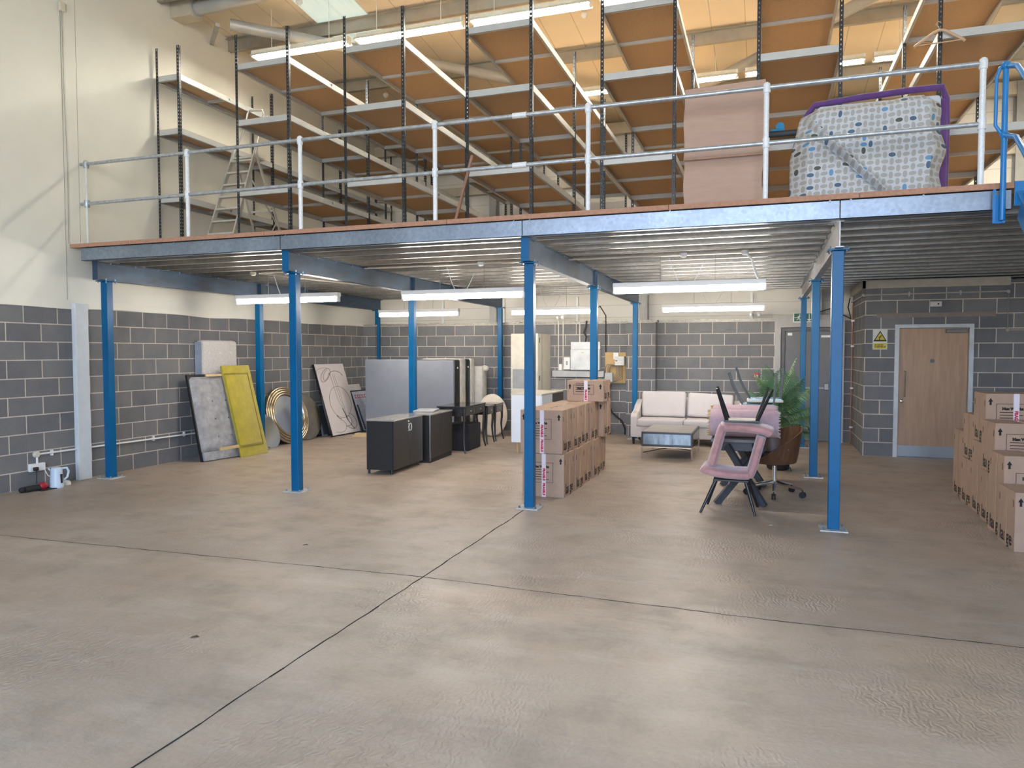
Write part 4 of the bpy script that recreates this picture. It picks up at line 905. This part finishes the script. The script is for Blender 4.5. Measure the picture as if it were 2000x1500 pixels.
# ================================================================== CARTONS
def lr_text(b, body, size, M): merge_mesh(b, text_mesh(body, size, .0003, .003), M)
CART = {}
def carton(W, Dp, H, kind):
    """local: front (facing -Y) at y=0, x 0..W, y 0..Dp; side face printed on side sx (+1 => x=W face, -1 => x=0 face)"""
    key = (W, Dp, H, kind)
    sx = kind
    t = thing('carton', '', 'box', (0, 0, 0))
    MB().box(0, W, 0, Dp, 0, H, bev=.004).done('body', M_card, t, world=False)
    e = .0012
    # front print
    fp = MB()
    x0, x1, z0, z1 = W * .18, W * .74, H * .33, H * .80; lw = .004
    for (a, c, d_, f_) in ((x0, x1, z1 - lw, z1), (x0, x1, z0, z0 + lw), (x0, x0 + lw, z0, z1), (x1 - lw, x1, z0, z1)): fp.box(a, c, -e, 0, d_, f_)
    for k in range(5): fp.box(x0 + .03, x0 + .03 + (x1 - x0 - .06) * (.9 - .12 * (k % 3)), -e, 0, z0 + .035 + k * .028, z0 + .042 + k * .028)
    lr_text(fp, 'Max Weight', .036, T((x0 + x1) / 2, -e, z1 - .05) @ Rx(PI / 2))
    for ax in (W * .08, W * .92):
        fp.box(ax - .009, ax + .009, -e, 0, H - .115, H - .075); fp.prism([(ax - .021, H - .08), (ax, H - .045), (ax + .021, H - .08)], -e, 0)
    fp.done('front_print', M_print, t, world=False)
    # side print
    spm = MB(); X = W + e if sx > 0 else -e; R_ = Rz(PI / 2) if sx > 0 else Rz(-PI / 2)
    lr_text(spm, 'large', .17 if Dp > .4 else .15, T(X, Dp * .5, .085) @ R_ @ Rx(PI / 2))
    xa, xb = (W, W + e) if sx > 0 else (-e, 0)
    for ay in (Dp * .1, Dp * .9): spm.box(xa, xb, ay - .006, ay + .006, H - .13, H - .07)
    spm.done('size_print', M_print, t, world=False)
    # tapes
    tp = MB().box(W * .47, W * .47 + .05, -.0022, -.0012, .0, H, Ry(.0)).done('fragile_tape', M_tape, t, world=False)
    tt = MB(); n = int(H / .17)
    for k in range(n): lr_text(tt, 'FRAGILE', .038, T(W * .47 + .025, -.0025, .09 + k * .17) @ Ry(PI / 2) @ Rx(PI / 2))
    tt.done('tape_lettering', M_red, tp, world=False)
    xa, xb = (W + .0012, W + .0022) if sx > 0 else (-.0022, -.0012)
    MB().box(xa, xb, Dp * .5 - .022, Dp * .5 + .022, 0, H).done('side_tape', M_btape, t, world=False)
    MB().box(W * .47, W * .47 + .05, 0, Dp, H + .0003, H + .0013).done('top_tape', M_btape, t, world=False)
    return t
def place(W, Dp, H, kind, x, y, z, label, group, rz=0):
    key = (W, Dp, H, kind)
    if key not in CART: CART[key] = o = carton(*key)
    else: o = dup(CART[key])
    o.location = (x, y, z); o.rotation_euler = (0, 0, rz); o['label'] = label; o['group'] = group
    return o
gL = 'cartons piled by the third column'; gR = 'cartons stepped up at the right edge'
XL = 6.34
low = [(.62, .44), (1.06, .43), (1.51, .44), (1.99, .44), (2.46, .45)]
for k, (y, d_) in enumerate(low):
    place(.5, .44, .497, 1, XL - .5 + random.uniform(-.005, .012) + (.02 if k in (1, 3) else 0), .62 + .465 * k, 0, 'brown "large" carton in the bottom layer of the middle pile, %s' % ['nearest the camera', 'second from the front', 'third from the front', 'fourth from the front', 'at the far end'][k], gL, random.uniform(-.012, .012))
for k in range(4):
    place(.5, .44, .497, 1, XL - .53 + random.uniform(-.005, .012) + (.02 if k in (1, 3) else 0), .62 + .465 * k, .50, 'brown "large" carton in the second layer of the middle pile, %s' % ['nearest the camera', 'second from the front', 'third from the front', 'fourth from the front'][k], gL, random.uniform(-.012, .012))
place(.5, .5, .497, 1, XL - .44, 2.49, .50, 'brown carton under the topmost one of the middle pile, at its far end', gL)
place(.47, .47, .25, 1, XL - .46 + .05, 2.35, 1.0, 'short brown carton on top of the middle pile', gL) if False else None
place(.50, .46, .28, 1, XL - .385, 2.22, 1.0, 'topmost brown carton of the middle pile, standing alone on it', gL)
R_ = [(.50, .46, .497, 10.46, -.36, 0, 'nearest carton on the floor, lettering cut by the photo edge'), (.50, .44, .74, 10.50, .11, 0, 'tall carton directly behind the nearest one, against it'), (.50, .46, .497, 10.54, .56, 0, 'floor carton under the second highest one'),
      (.50, .46, .49, 10.54, .56, .50, 'second highest carton of the right pile'), (.50, .44, .74, 10.57, 1.03, 0, 'tall floor carton under the highest one'), (.50, .44, .50, 10.575, 1.03, .745, 'highest carton of the right pile'),
      (.50, .46, .497, 10.58, 1.49, 0, 'low floor carton just before the last one'), (.50, .46, .49, 10.59, 1.49, .50, 'carton stacked behind the highest one'), (.50, .46, .765, 10.61, 1.99, 0, 'last tall carton, nearest the oak door')]
for W_, d_, h_, x, y, z, lb in R_:
    place(W_, d_, h_, -1, x, y, z, 'brown carton: ' + lb, gR, random.uniform(-.008, .008))
# ================================================================== SOFA
t = thing('sofa', 'white two-seat sofa with dark piping against the back wall', 'sofa', (7.1, 6.1, 0))
M_sofa = mat('white_upholstery', (.60, .56, .55), .9, 0, .03, 8); M_pipe = mat('dark_piping', (.06, .05, .06), .7)
sx0, sx1 = 6.20, 8.08
MB().box(sx0 + .10, sx1 - .10, 5.78, 6.56, .13, .33, bev=.01).done('base', M_sofa, t)
for nm_, x0, x1 in (('arm', sx0, sx0 + .12), ('arm', sx1 - .12, sx1)):
    b = MB(); b.prism([(5.78, .13), (5.78, .50), (5.86, .56), (6.05, .60), (6.20, .68), (6.40, .74), (6.56, .78), (6.56, .13)], 0, x1 - x0, T(x0, 0, 0) @ Matrix(((0, 1, 0, 0), (1, 0, 0, 0), (0, 0, 1, 0), (0, 0, 0, 1))))
    o = b.done(nm_, M_sofa, t); md = o.modifiers.new('bevel', 'BEVEL'); md.width = .02; md.segments = 3
MB().box(sx0 + .12, sx1 - .12, 6.40, 6.56, .33, .82, bev=.03, seg=3).done('back', M_sofa, t, smooth=True)
mx = (sx0 + sx1) / 2
for a, c in ((sx0 + .125, mx - .004), (mx + .004, sx1 - .125)):
    s_ = MB().box(a, c, 5.72, 6.30, .335, .465, bev=.03, seg=4).done('seat_cushion', M_sofa, t, smooth=True)
    MB().tube([(a + .015, 5.735, .452), (c - .015, 5.735, .452)], .005, 6).tube([(a + .015, 5.735, .348), (c - .015, 5.735, .348)], .005, 6).done('piping', M_pipe, s_, smooth=True)
for k, (a, c, tp_) in enumerate(((sx0 + .13, mx - .01, .93), (mx + .01, sx1 - .13, .90))):
    Mk = T((a + c) / 2, 6.27, .47) @ Rx(-.16) @ Ry(.0 if k == 0 else .045)
    hw = (c - a) / 2
    s_ = MB().box(-hw, hw, -.08, .09, 0, tp_ - .46, Mk, bev=.045, seg=4).done('back_cushion', M_sofa, t, smooth=True)
    hh = tp_ - .46
    MB().tube([Mk @ Vector(v) for v in ((-hw + .01, -.06, .02), (-hw + .01, -.055, hh - .03), (-hw + .04, -.05, hh - .005), (hw - .04, -.05, hh - .005), (hw - .01, -.055, hh - .03), (hw - .01, -.06, .02))], .004, 6).done('piping', M_pipe, s_, smooth=True)
for x in (sx0 + .05, sx1 - .05):
    for y in (5.83, 6.5): MB().cyl((x, y, 0), (x, y, .132), .018, .028, seg=8).done('leg', M_black, t)
# coffee table
t = thing('coffee_table', 'black framed coffee table with mirrored side panels in front of the sofa', 'table', (7.05, 4.6, 0))
cx0, cx1, cy0, cy1 = 6.68, 7.46, 4.0, 5.2
MB().box(cx0, cx1, cy0, cy1, .20, .425, bev=.004).done('frame', M_black, t)
MB().box(cx0 + .03, cx1 - .03, cy0 - .004, cy0, .235, .395).done('mirror_panel', mat('rippled_mirror', (.20, .24, .27), .22, .85, .4, 5, (3, 1, .6)), t)
MB().box(cx1, cx1 + .004, cy0 + .04, cy1 - .04, .235, .395).done('side_panel', mat('smoked_mirror', (.16, .14, .12), .2, .5), t)
MB().box(cx0 + .02, cx1 - .02, cy0 + .02, cy1 - .02, .4251, .431).done('table_top', mat('stone_grey_top', (.33, .30, .26), .3, 0, .08, 8), t)
for (a, c) in ((cx0 + .01, cy0 + .01), (cx1 - .01, cy0 + .01), (cx0 + .01, cy1 - .01), (cx1 - .01, cy1 - .01)): MB().cyl((a, c, 0), (a, c, .2), .013, .016, seg=8).done('leg', M_chrome, t, smooth=True)
MB().bar((cx0 + .02, cy0 + .02, .10), (cx1 - .02, cy1 - .02, .155), .012, .012).bar((cx1 - .02, cy0 + .02, .155), (cx0 + .02, cy1 - .02, .10), .012, .012).done('cross_brace', M_black, t)
MB().box(cx0 + .01, cx1 - .01, cy0, cy0 + .01, .185, .198).done('rail', M_gold, t)
# ================================================================== CHAIRS AND TABLE
M_pink = mat('dusty_pink_velvet', (.44, .225, .22), .8, 0, .2, 9, bump=.15, sheen=.6)
def pad(b, pts, w_, th):
    pass
def pink_chair(label, loc, rot):
    """chair facing -X, standing at z=0"""
    t = thing('pink_chair', label, 'chair', loc, rot=rot, group='two dusty pink velvet chairs')
    def curved(profile, halfw, th, nm_):
        b = MB(); n = len(profile); rows = []; m_ = 8
        for j, (x, z) in enumerate(profile):
            a = profile[max(0, j - 1)]; c = profile[min(n - 1, j + 1)]; tx_, tz = c[0] - a[0], c[1] - a[1]; l = math.hypot(tx_, tz); nx_, nz_ = -tz / l, tx_ / l
            row = []
            for s in (-1, 1):
                for i in range(m_ + 1):
                    u = -1 + 2 * i / m_; e = 1 - abs(u) ** 6 * .45
                    row.append(b.bm.verts.new((x + nx_ * s * th / 2 * e, u * halfw, z + nz_ * s * th / 2 * e)))
            rows.append(row)
        k = m_ + 1
        for j in range(n - 1):
            A, B = rows[j], rows[j + 1]
            for i in range(m_): b.bm.faces.new((A[i], A[i + 1], B[i + 1], B[i])); b.bm.faces.new((A[k + i], B[k + i], B[k + i + 1], A[k + i + 1]))
            b.bm.faces.new((A[0], B[0], B[k], A[k])); b.bm.faces.new((A[m_], A[k + m_], B[k + m_], B[m_]))
        for R in (rows[0], rows[-1]):
            for i in range(m_): b.bm.faces.new((R[i], R[k + i], R[k + i + 1], R[i + 1]))
        return b.done(nm_, M_pink, t, world=False, smooth=True, sub=1)
    curved([(-.30, .46), (-.285, .445), (-.2, .415), (-.05, .40), (.08, .395), (.16, .40), (.185, .402)], .225, .10, 'seat')
    curved([(.165, .385), (.18, .40), (.205, .46), (.24, .60), (.272, .73), (.288, .785), (.293, .80)], .215, .095, 'backrest')
    MB().box(-.18, .17, -.17, .17, .325, .345, bev=.004).bar((-.16, -.16, .335), (.16, .16, .335), .025, .015).done('seat_frame', M_black, t, world=False)
    for (a, c, dx, dy) in ((-.15, -.14, -.15, -.10), (-.15, .14, -.11, .08), (.14, -.14, .10, -.10), (.14, .14, .12, .10)):
        MB().cyl((a, c, .34), (a + dx, c + dy, 0), .021, .012, seg=10).done('leg', M_black, t, world=False, smooth=True)
    return t
pink_chair('dusty pink velvet chair standing upright on the floor', (8.175, .58, 0), (0, 0, 0))
pink_chair('dusty pink velvet chair turned upside down on the other pink chair', (8.265, .60, 1.285), (0, PI, 0))
# dark table carrying the rugs
t = thing('dark_table', 'charcoal table with crossed legs under the rolled pink rugs', 'table', (8.25, 1.55, 0))
M_char = mat('charcoal_timber', (.045, .05, .06), .5, 0, .15, 8)
MB().box(7.93, 8.41, .98, 2.35, .665, .70, bev=.004).done('tabletop', mat('grey_tabletop', (.10, .105, .115), .4), t)
MB().box(8.0, 8.37, 1.08, 2.25, .56, .665, bev=.004).done('apron', M_char, t)
for y in (.98, 2.05):
    y0 = y - .12
    MB().bar((8.0, y0 + (.0 if y < 1.5 else .1), .0), (8.48, y + .08, .62), .05, .07).done('leg', M_char, t); MB().bar((8.50, y0 + (.0 if y < 1.5 else .1), .0), (8.10, y + .08, .62), .05, .07).done('leg', M_char, t)
def rug(label, x0, x1, y, z, r, sq):
    t = thing('rolled_rug', label, 'rug', ((x0 + x1) / 2, y, z), group='rolled pink rugs')
    m_ = T(x0, y, z) @ Ry(PI / 2) @ Matrix.Diagonal((sq, 1, 1, 1))
    b = MB(); L = x1 - x0
    b.lathe([(r * .9, 0), (r, .02), (r * 1.01, L * .5), (r, L - .02), (r * .9, L)], 28, m_); b.done('roll', mat('pale_pink_rug', (.50, .36, .40), .95, 0, .08, 20), t, smooth=True)
    b = MB()
    for k in range(26):
        a = 2 * PI * k / 26; p = Vector((x0 + .01, y + r * .93 * math.sin(a), z + r * .93 * math.cos(a) * sq)); b.cyl(p, p + Vector((-.035, random.uniform(-.01, .01), random.uniform(-.02, .005))), .006, .003, seg=5)
    b.done('fringe', mat('yellow_fringe', (.45, .33, .08), .9), t)
    b = MB()
    for k in range(26):
        a = 2 * PI * k / 26; p = Vector((x1 - .01, y + r * .93 * math.sin(a), z + r * .93 * math.cos(a) * sq)); b.cyl(p, p + Vector((.03, random.uniform(-.01, .01), random.uniform(-.02, .005))), .006, .003, seg=5)
    b.done('pale_fringe', mat('white_fringe', (.55, .5, .48), .9), t)
    return t
rug('thicker rolled pink rug at the front of the dark table', 7.90, 8.64, 1.24, .855, .153, 1.0)
rug('second rolled pink rug lying behind the thicker one', 7.91, 8.62, 1.59, .872, .168, 1.0)
# upturned metal chairs
def metal_chair(label, x, y, z, rz):
    t = thing('metal_chair', label, 'chair', (x, y, z), rz, group='upturned metal chairs on the table')
    M_g = mat('dark_chrome', (.22, .24, .26), .25, .8, .1)
    MB().box(-.22, .20, -.20, .20, 0, .03, bev=.012, seg=3).done('seat', mat('pale_seat', (.56, .54, .46), .6), t, world=False, smooth=True)
    MB().box(-.20, .18, -.18, .18, .031, .045, bev=.004).done('seat_plate', mat('pale_blue_steel', (.30, .46, .60), .25, .5), t, world=False)
    for (a, c, dx, dy) in ((-.18, -.16, -.17, 0), (-.18, .16, -.17, 0), (.17, -.16, .03, 0), (.17, .16, .03, 0)):
        MB().tube([(a, c, .04), (a + dx * .25, c, .10), (a + dx * .7, c, .26), (a + dx, c, .42)], .011, 8).done('leg', M_g, t, world=False, smooth=True)
    return t
metal_chair('upturned grey metal chair on the dark table, front one of the pair', 8.42, 2.05, .985, 0)
metal_chair('upturned grey metal chair on the dark table, rear one of the pair', 8.50, 2.14, 1.050, .02)
tag(MB().box(8.0, 8.40, 1.90, 2.34, .701, .984, bev=.01).done('folded_blanket_stack', mat('cream_blanket', (.5, .46, .4), .9)), 'cream folded blankets under the upturned metal chairs', 'blankets')
# office chair
ox, oy = 8.61, 1.60
t = thing('office_chair', 'walnut shell swivel chair with chrome five-star base beside the pink chairs', 'chair', (ox, oy, 0))
M_wal = wood_mat('walnut_veneer', (.075, .034, .018), (.14, .07, .038), 2, .35, 4)
for k in range(5):
    a = math.radians(-20 + 72 * k); p = Vector((ox + .32 * math.cos(a), oy + .32 * math.sin(a), .09))
    MB().tube([(ox, oy, .15), (ox + .14 * math.cos(a), oy + .14 * math.sin(a), .125), p], .024, 8, r2=.013).done('base_arm', M_chrome, t, smooth=True)
    c_ = MB(); c_.cyl(p + Vector((math.sin(a) * .022, -math.cos(a) * .022, -.055)), p + Vector((math.sin(a) * .006, -math.cos(a) * .006, -.055)), .035, seg=14); c_.cyl(p - Vector((math.sin(a) * .022, -math.cos(a) * .022, .055)), p - Vector((math.sin(a) * .006, -math.cos(a) * .006, .055)), .035, seg=14); c_.cyl(p + Vector((0, 0, -.05)), p, .006, seg=8)
    c_.done('castor', M_blackm, t, smooth=True)
MB().cyl((ox, oy, .10), (ox, oy, .36), .026, seg=16).done('gas_lift', M_chrome, t, smooth=True)
MB().box(ox - .1, ox + .1, oy - .08, oy + .08, .35, .385, bev=.01).tube([(ox + .05, oy, .36), (ox + .17, oy - .05, .33), (ox + .18, oy - .05, .29)], .006, 6).done('mechanism', M_blackm, t, smooth=True)
b = MB(); na, nh = 36, 10; rows = []
# wrap-around shell: opening faces -X/-Y (towards the pink chair); back is at +X
for s_, off in ((0, 0), (1, .014)):
    for j in range(nh + 1):
        row = []
        for i in range(na + 1):
            a = math.radians(-165 + 330 * i / na)  # 0 = back direction
            fr_ = abs(a) / math.radians(165)
            top = .40 + .40 * max(0, math.cos(min(1, fr_ * 1.02) * PI / 2)) ** 1.05
            bot = .375 + .02 * (1 - fr_)
            v = j / nh; z = bot + (max(top, bot + .004) - bot) * v
            r = (.235 + .065 * v ** .8 - off) ; bd = math.radians(25)
            row.append(b.bm.verts.new((ox + r * math.cos(a + bd), oy + r * math.sin(a + bd), z)))
        rows.append(row)
k = nh + 1
for j in range(nh):
    for i in range(na): b.bm.faces.new((rows[j][i], rows[j][i + 1], rows[j + 1][i + 1], rows[j + 1][i])); b.bm.faces.new((rows[k + j][i], rows[k + j + 1][i], rows[k + j + 1][i + 1], rows[k + j][i + 1]))
for i in range(na): b.bm.faces.new((rows[nh][i], rows[nh][i + 1], rows[k + nh][i + 1], rows[k + nh][i])); b.bm.faces.new((rows[0][i], rows[k][i], rows[k][i + 1], rows[0][i + 1]))
for j in range(nh): b.bm.faces.new((rows[j][0], rows[j + 1][0], rows[k + j + 1][0], rows[k + j][0])); b.bm.faces.new((rows[j][na], rows[k + j][na], rows[k + j + 1][na], rows[j + 1][na]))
b.done('walnut_shell', M_wal, t, smooth=True)
MB().lathe([(.19, .385), (.205, .40), (.2, .47), (.17, .485), (.05, .49)], 32, T(ox, oy, 0)).done('seat_cushion', M_blackm, t, smooth=True)
b = MB()
for (a, z) in ((-85, .60), (-60, .56)): a = math.radians(a); b.ball((ox + .275 * math.cos(a), oy + .275 * math.sin(a), z), .009, 8)
b.done('studs', M_chrome, t, smooth=True)
# palm
t = thing('potted_palm', 'green artificial palm behind the table in front of the grey door', 'plant', (8.68, 3.6, 0))
MB().lathe([(.12, 0), (.15, .02), (.17, .28), (.18, .30), (.16, .30), (.155, .26), (.02, .26)], 28, T(8.68, 3.6, 0)).done('pot', M_blackm, t, smooth=True)
b = MB()
for k in range(7): a = k * .9; b.tube([(8.68 + .03 * math.cos(a), 3.6 + .03 * math.sin(a), .26), (8.68 + .05 * math.cos(a), 3.6 + .05 * math.sin(a), .6), (8.68 + .07 * math.cos(a), 3.6 + .07 * math.sin(a), .85)], .010, 6)
b.done('stems', mat('palm_stem', (.14, .20, .06), .6), t, smooth=True)
M_leaf = mat('palm_leaf', (.10, .21, .10), .5, 0, .35, 6); M_leaf2 = mat('palm_leaf_light', (.20, .36, .12), .5, 0, .3, 6)
random.seed(11)
for k in range(26):
    a = k * 2.399; tilt = .08 + 1.15 * (k / 26); L = .66 - .16 * (k / 26) if k else .72; zb = .42 + .46 * (1 - k / 26) - .0 * k
    pts = []; n = 12
    for i in range(n + 1):
        s = i / n; ang = tilt + s * (.35 + .75 * tilt); 
        if i == 0: p = Vector((8.68, 3.6, zb))
        else: p = pts[-1] + Vector((math.sin(ang) * math.cos(a), math.sin(ang) * math.sin(a), math.cos(ang))) * L / n
        pts.append(p)
    b = MB(); b.tube(pts, .005, 5, r2=.002); side = Vector((-math.sin(a), math.cos(a), 0))
    for i in range(2, n + 1):
        s = i / n; ll = .24 * math.sin(PI * min(1, s * .85 + .15)) + .04
        t_ = (pts[i] - pts[i - 1]).normalized(); up_ = side.cross(t_)
        for sg in (-1, 1):
            for h in (0, .5):
                p0 = pts[i] - t_ * h * L / n; d_ = (side * sg * .8 + t_ * .6 - Vector((0, 0, .25))).normalized(); p1 = p0 + d_ * ll * .55; p2 = p0 + (d_ + Vector((0, 0, -.35))).normalized() * ll
                wv = t_ * .010
                b._add([p0 - wv * .3, p1 - wv, p2, p1 + wv, p0 + wv * .3], [(0, 1, 3, 4), (1, 2, 3)])
    b.done('frond', M_leaf if k % 4 else M_leaf2, t)
# ================================================================== REAR DOOR
t = struct(MB().box(8.65, 8.76, 7.18, 7.30, 0, 2.25).box(9.74, 9.85, 7.18, 7.30, 0, 2.25).box(8.76, 9.74, 7.18, 7.30, 2.12, 2.25).done('door_1', mat('grey_steel_frame', (.34, .33, .32), .5, .1, .08)))
MB().box(8.77, 8.83, 7.24, 7.34, 0.001, 2.11).box(9.67, 9.73, 7.24, 7.34, .001, 2.11).box(8.83, 9.67, 7.24, 7.34, 2.05, 2.11).done('inner_frame', mat('dark_grey_frame', (.11, .11, .11), .5), t)
lf_ = MB().box(8.84, 9.66, 7.27, 7.32, .01, 2.045, bev=.003).done('leaf', mat('slate_grey_door', (.125, .125, .13), .45, .1, .06, 3), t)
MB().box(8.86, 9.64, 7.23, 7.27, .98, 1.01).box(9.52, 9.60, 7.22, 7.27, .96, 1.08, bev=.008).done('push_bar', mat('grey_bar', (.25, .25, .25), .4, .5), lf_)
MB().box(8.88, 8.96, 7.262, 7.27, 1.97, 2.02).box(9.46, 9.62, 7.23, 7.27, 1.93, 1.97).done('door_closer', M_white, lf_)
struct(MB().box(8.60, 9.98, 7.3, 7.6, 2.25, 2.35).done('trim_5', mat('grey_head_flashing', (.36, .35, .33), .5)))
t = thing('exit_sign', 'green and white exit sign with an arrow above the rear grey door', 'sign', (9.2, 7.15, 2.3))
MB().box(8.97, 9.34, 7.125, 7.14, 2.21, 2.385).done('white_border', M_white, t); MB().box(8.985, 9.325, 7.12, 7.125, 2.225, 2.37).done('green_panel', mat('exit_green', (.01, .10, .05), .5), t)
b = MB(); b.box(9.235, 9.25, 7.117, 7.12, 2.25, 2.36); b.prism([(9.2, 2.265), (9.2425, 2.228), (9.285, 2.265)], 7.117, 7.12)
b.box(9.16, 9.17, 7.117, 7.12, 2.235, 2.36)
# running figure
b.ball((9.08, 7.118, 2.345), .011, 8, (1, .2, 1)); b.bar((9.075, 7.118, 2.33), (9.065, 7.118, 2.285), .003, .016, (1, 0, 0)); b.bar((9.065, 7.118, 2.285), (9.09, 7.118, 2.26), .003, .01, (1, 0, 0)); b.bar((9.09, 7.118, 2.26), (9.085, 7.118, 2.235), .003, .009, (1, 0, 0)); b.bar((9.065, 7.118, 2.285), (9.03, 7.118, 2.25), .003, .01, (1, 0, 0)); b.bar((9.07, 7.118, 2.325), (9.04, 7.118, 2.305), .003, .008, (1, 0, 0)); b.bar((9.078, 7.118, 2.325), (9.105, 7.118, 2.31), .003, .008, (1, 0, 0))
b.box(8.99, 9.06, 7.117, 7.12, 2.29, 2.298)
b.done('pictogram', M_white, t)
t = thing('fire_call_point', 'small red fire call point on the block wall left of the palm', 'call point', (8.33, 7.2, 1.2))
MB().box(8.28, 8.38, 7.2, 7.249, 1.18, 1.27, bev=.004).done('body', mat('fire_red', (.35, .03, .03), .4), t); MB().box(8.295, 8.365, 7.195, 7.2, 1.185, 1.225).done('glass', mat('pale_pink_glass', (.65, .55, .52), .3), t)
for i, x in enumerate((8.22, 8.36)):
    t = thing('spot_lamp', 'tiny twin-spot emergency lamp head above the rear wall, %s' % ['left one', 'right one'][i], 'lamp', (x, 7.2, 2.36), group='twin emergency spots'); MB().lathe([(.03, 0), (.04, .03), (.02, .06)], 14, T(x, 7.22, 2.37) @ Rx(PI / 2)).done('head', M_white, t, smooth=True)
# ================================================================== OAK DOOR
t = struct(MB().box(10.415, 10.475, 5.47, 5.76, 0, 2.09).box(11.435, 11.495, 5.47, 5.76, 0, 2.09).box(10.475, 11.435, 5.47, 5.76, 2.035, 2.09).done('door_2', mat('pale_blue_white_frame', (.50, .54, .57), .5)))
lf_ = MB().box(10.48, 11.43, 5.53, 5.575, .008, 2.03, bev=.002).done('leaf', wood_mat('oak_veneer', (.33, .205, .125), (.42, .275, .175), 2, .45, 3), t)
MB().box(10.49, 11.42, 5.524, 5.53, .01, .185).done('kick_plate', mat('brushed_steel', (.30, .33, .37), .35, .8, .1, 30, (1, 1, 20)), lf_)
MB().tube([(10.57, 5.53, .96), (10.57, 5.48, .96), (10.57, 5.48, 1.36), (10.57, 5.53, 1.36)], .009, 8).done('pull_handle', mat('dull_steel', (.25, .22, .2), .35, .8), lf_, smooth=True)
MB().lathe([(.03, 0), (.03, .012), (.02, .02)], 18, T(10.53, 5.53, .885) @ Rx(PI / 2)).done('lock_rose', M_chrome, lf_, smooth=True)
MB().lathe([(.032, 0), (.032, .004)], 20, T(10.95, 5.53, 1.52) @ Rx(PI / 2)).done('door_disc', mat('grey_disc', (.12, .12, .13), .5), lf_)
MB().box(11.12, 11.40, 5.46, 5.529, 1.955, 2.01, bev=.004).bar((11.2, 5.47, 2.02), (11.42, 5.45, 2.03), .03, .01).done('door_closer', mat('closer_grey', (.15, .14, .13), .4, .4), lf_)
MB().box(10.475, 11.435, 5.49, 5.53, 0.0005, .006).done('threshold', M_galv, t)
# safety sign
t = thing('warning_sign', 'yellow and white warning triangle sign beside the oak door', 'sign', (10.2, 5.49, 1.87))
MB().box(10.10, 10.31, 5.493, 5.499, 1.70, 2.02, bev=.001).done('plate', mat('sign_white', (.55, .57, .54), .5), t)
MB().box(10.11, 10.30, 5.491, 5.493, 1.71, 1.80).done('yellow_panel', mat('sign_yellow', (.52, .42, .04), .5), t)
def tri(s, y0, y1, mt, nm_):
    cx, cz = 10.205, 1.902; b = MB(); b.prism([(cx - .092 * s, cz - .07 * s), (cx, cz + .09 * s), (cx + .092 * s, cz - .07 * s)], y0, y1); b.done(nm_, mt, t)
tri(1.05, 5.491, 5.493, M_print, 'triangle_border'); tri(.78, 5.489, 5.491, mat('sign_yellow', (.52, .42, .04), .5), 'triangle')
b = MB()
b.ball((10.218, 5.488, 1.915), .010, 8, (1, .2, 1)); b.tube([(10.21, 5.488, 1.905), (10.188, 5.488, 1.892), (10.198, 5.488, 1.872), (10.19, 5.488, 1.853)], .006, 6); b.tube([(10.205, 5.488, 1.9), (10.225, 5.488, 1.888)], .004, 6); b.box(10.15, 10.262, 5.487, 5.489, 1.848, 1.852)
for z, ws in ((1.765, (.03, .045, .035)), (1.735, (.02, .05, .04, .03))):
    x = 10.128
    for w_ in ws: b.box(x, x + w_, 5.489, 5.491, z, z + .012); x += w_ + .006
b.done('symbol', M_print, t)
t = thing('emergency_light', 'small white box with a dark eye above the oak door', 'emergency light', (10.95, 5.48, 2.4))
MB().box(10.89, 11.05, 5.45, 5.499, 2.36, 2.44, bev=.006).done('body', mat('dull_white', (.50, .50, .48), .5), t); MB().ball((11.0, 5.448, 2.40), .013, 10).done('eye', M_blackm, t, smooth=True)
t = thing('room_conduit', 'cream conduit running around the top of the office wall and down beside the oak door', 'conduit', (11, 5.48, 2.6)); M_c2 = mat('dusty_conduit', (.36, .34, .30), .5)
MB().tube([(9.955, 7.2, 2.56), (9.955, 5.47, 2.56), (11.93, 5.475, 2.575), (11.93, 5.475, 1.99), (13, 5.475, 1.985)], .0125, 8).done('pipe', M_c2, t, smooth=True)
b = MB()
for p in ((9.955, 5.47, 2.56), (11.93, 5.475, 2.57), (11.93, 5.475, 1.99)): b.ball(p, .03, 12, (1, .7, 1))
for x in (10.6, 11.3): b.box(x - .012, x + .012, 5.46, 5.499, 2.53, 2.6)
b.done('junction_box', M_c2, t, smooth=True)
t = thing('copper_pipe', 'thin copper pipe with white clips rising in the corner left of the office wall', 'pipe', (9.95, 6.9, 0))
MB().tube([(9.95, 6.95, .0), (9.95, 6.95, 2.3), (9.95, 6.95, 2.5)], .011, 8).done('tube', mat('copper', (.40, .20, .13), .4, .6), t, smooth=True)
for z in (.3, 1.0, 1.75, 2.2): MB().box(9.93, 9.98, 6.93, 6.97, z, z + .03).done('clip', M_white, t)
tag(MB().tube([(9.90, 6.9, 2.62), (9.86, 6.8, 2.45), (9.92, 6.9, 2.25), (9.6, 7.1, 2.45), (9.3, 7.2, 2.36)], .010, 6).done('loose_cable', cable_mat(), smooth=True), 'black loose cable hanging above the rear grey door', 'cable')
# small litter on the slab
for x, y, lb in ((8.36, -1.95, 'dead leaf'), (6.6, -3.9, 'tiny dark chip of debris'),):
    pass
for i, (px, py, lb, col) in enumerate(((8.55, -.05, 'small white paint scrap on the slab left of the rightmost front column', (.6, .6, .58)), (5.35, -4.05 + .0, 'small brown leaf on the slab near the joint crossing', (.08, .05, .03)), (4.75, -2.1, 'tiny dark leaf on the slab behind the cross joint', (.06, .045, .03)))):
    b = MB(); b._add([(px, py, .002), (px + .03, py + .008, .006), (px + .045, py + .03, .002), (px + .02, py + .035, .009), (px - .005, py + .02, .003)], [(0, 1, 2, 3, 4)])
    o = b.done('floor_scrap', mat('scrap_%d' % i, col, .8)); tag(o, lb, 'debris')
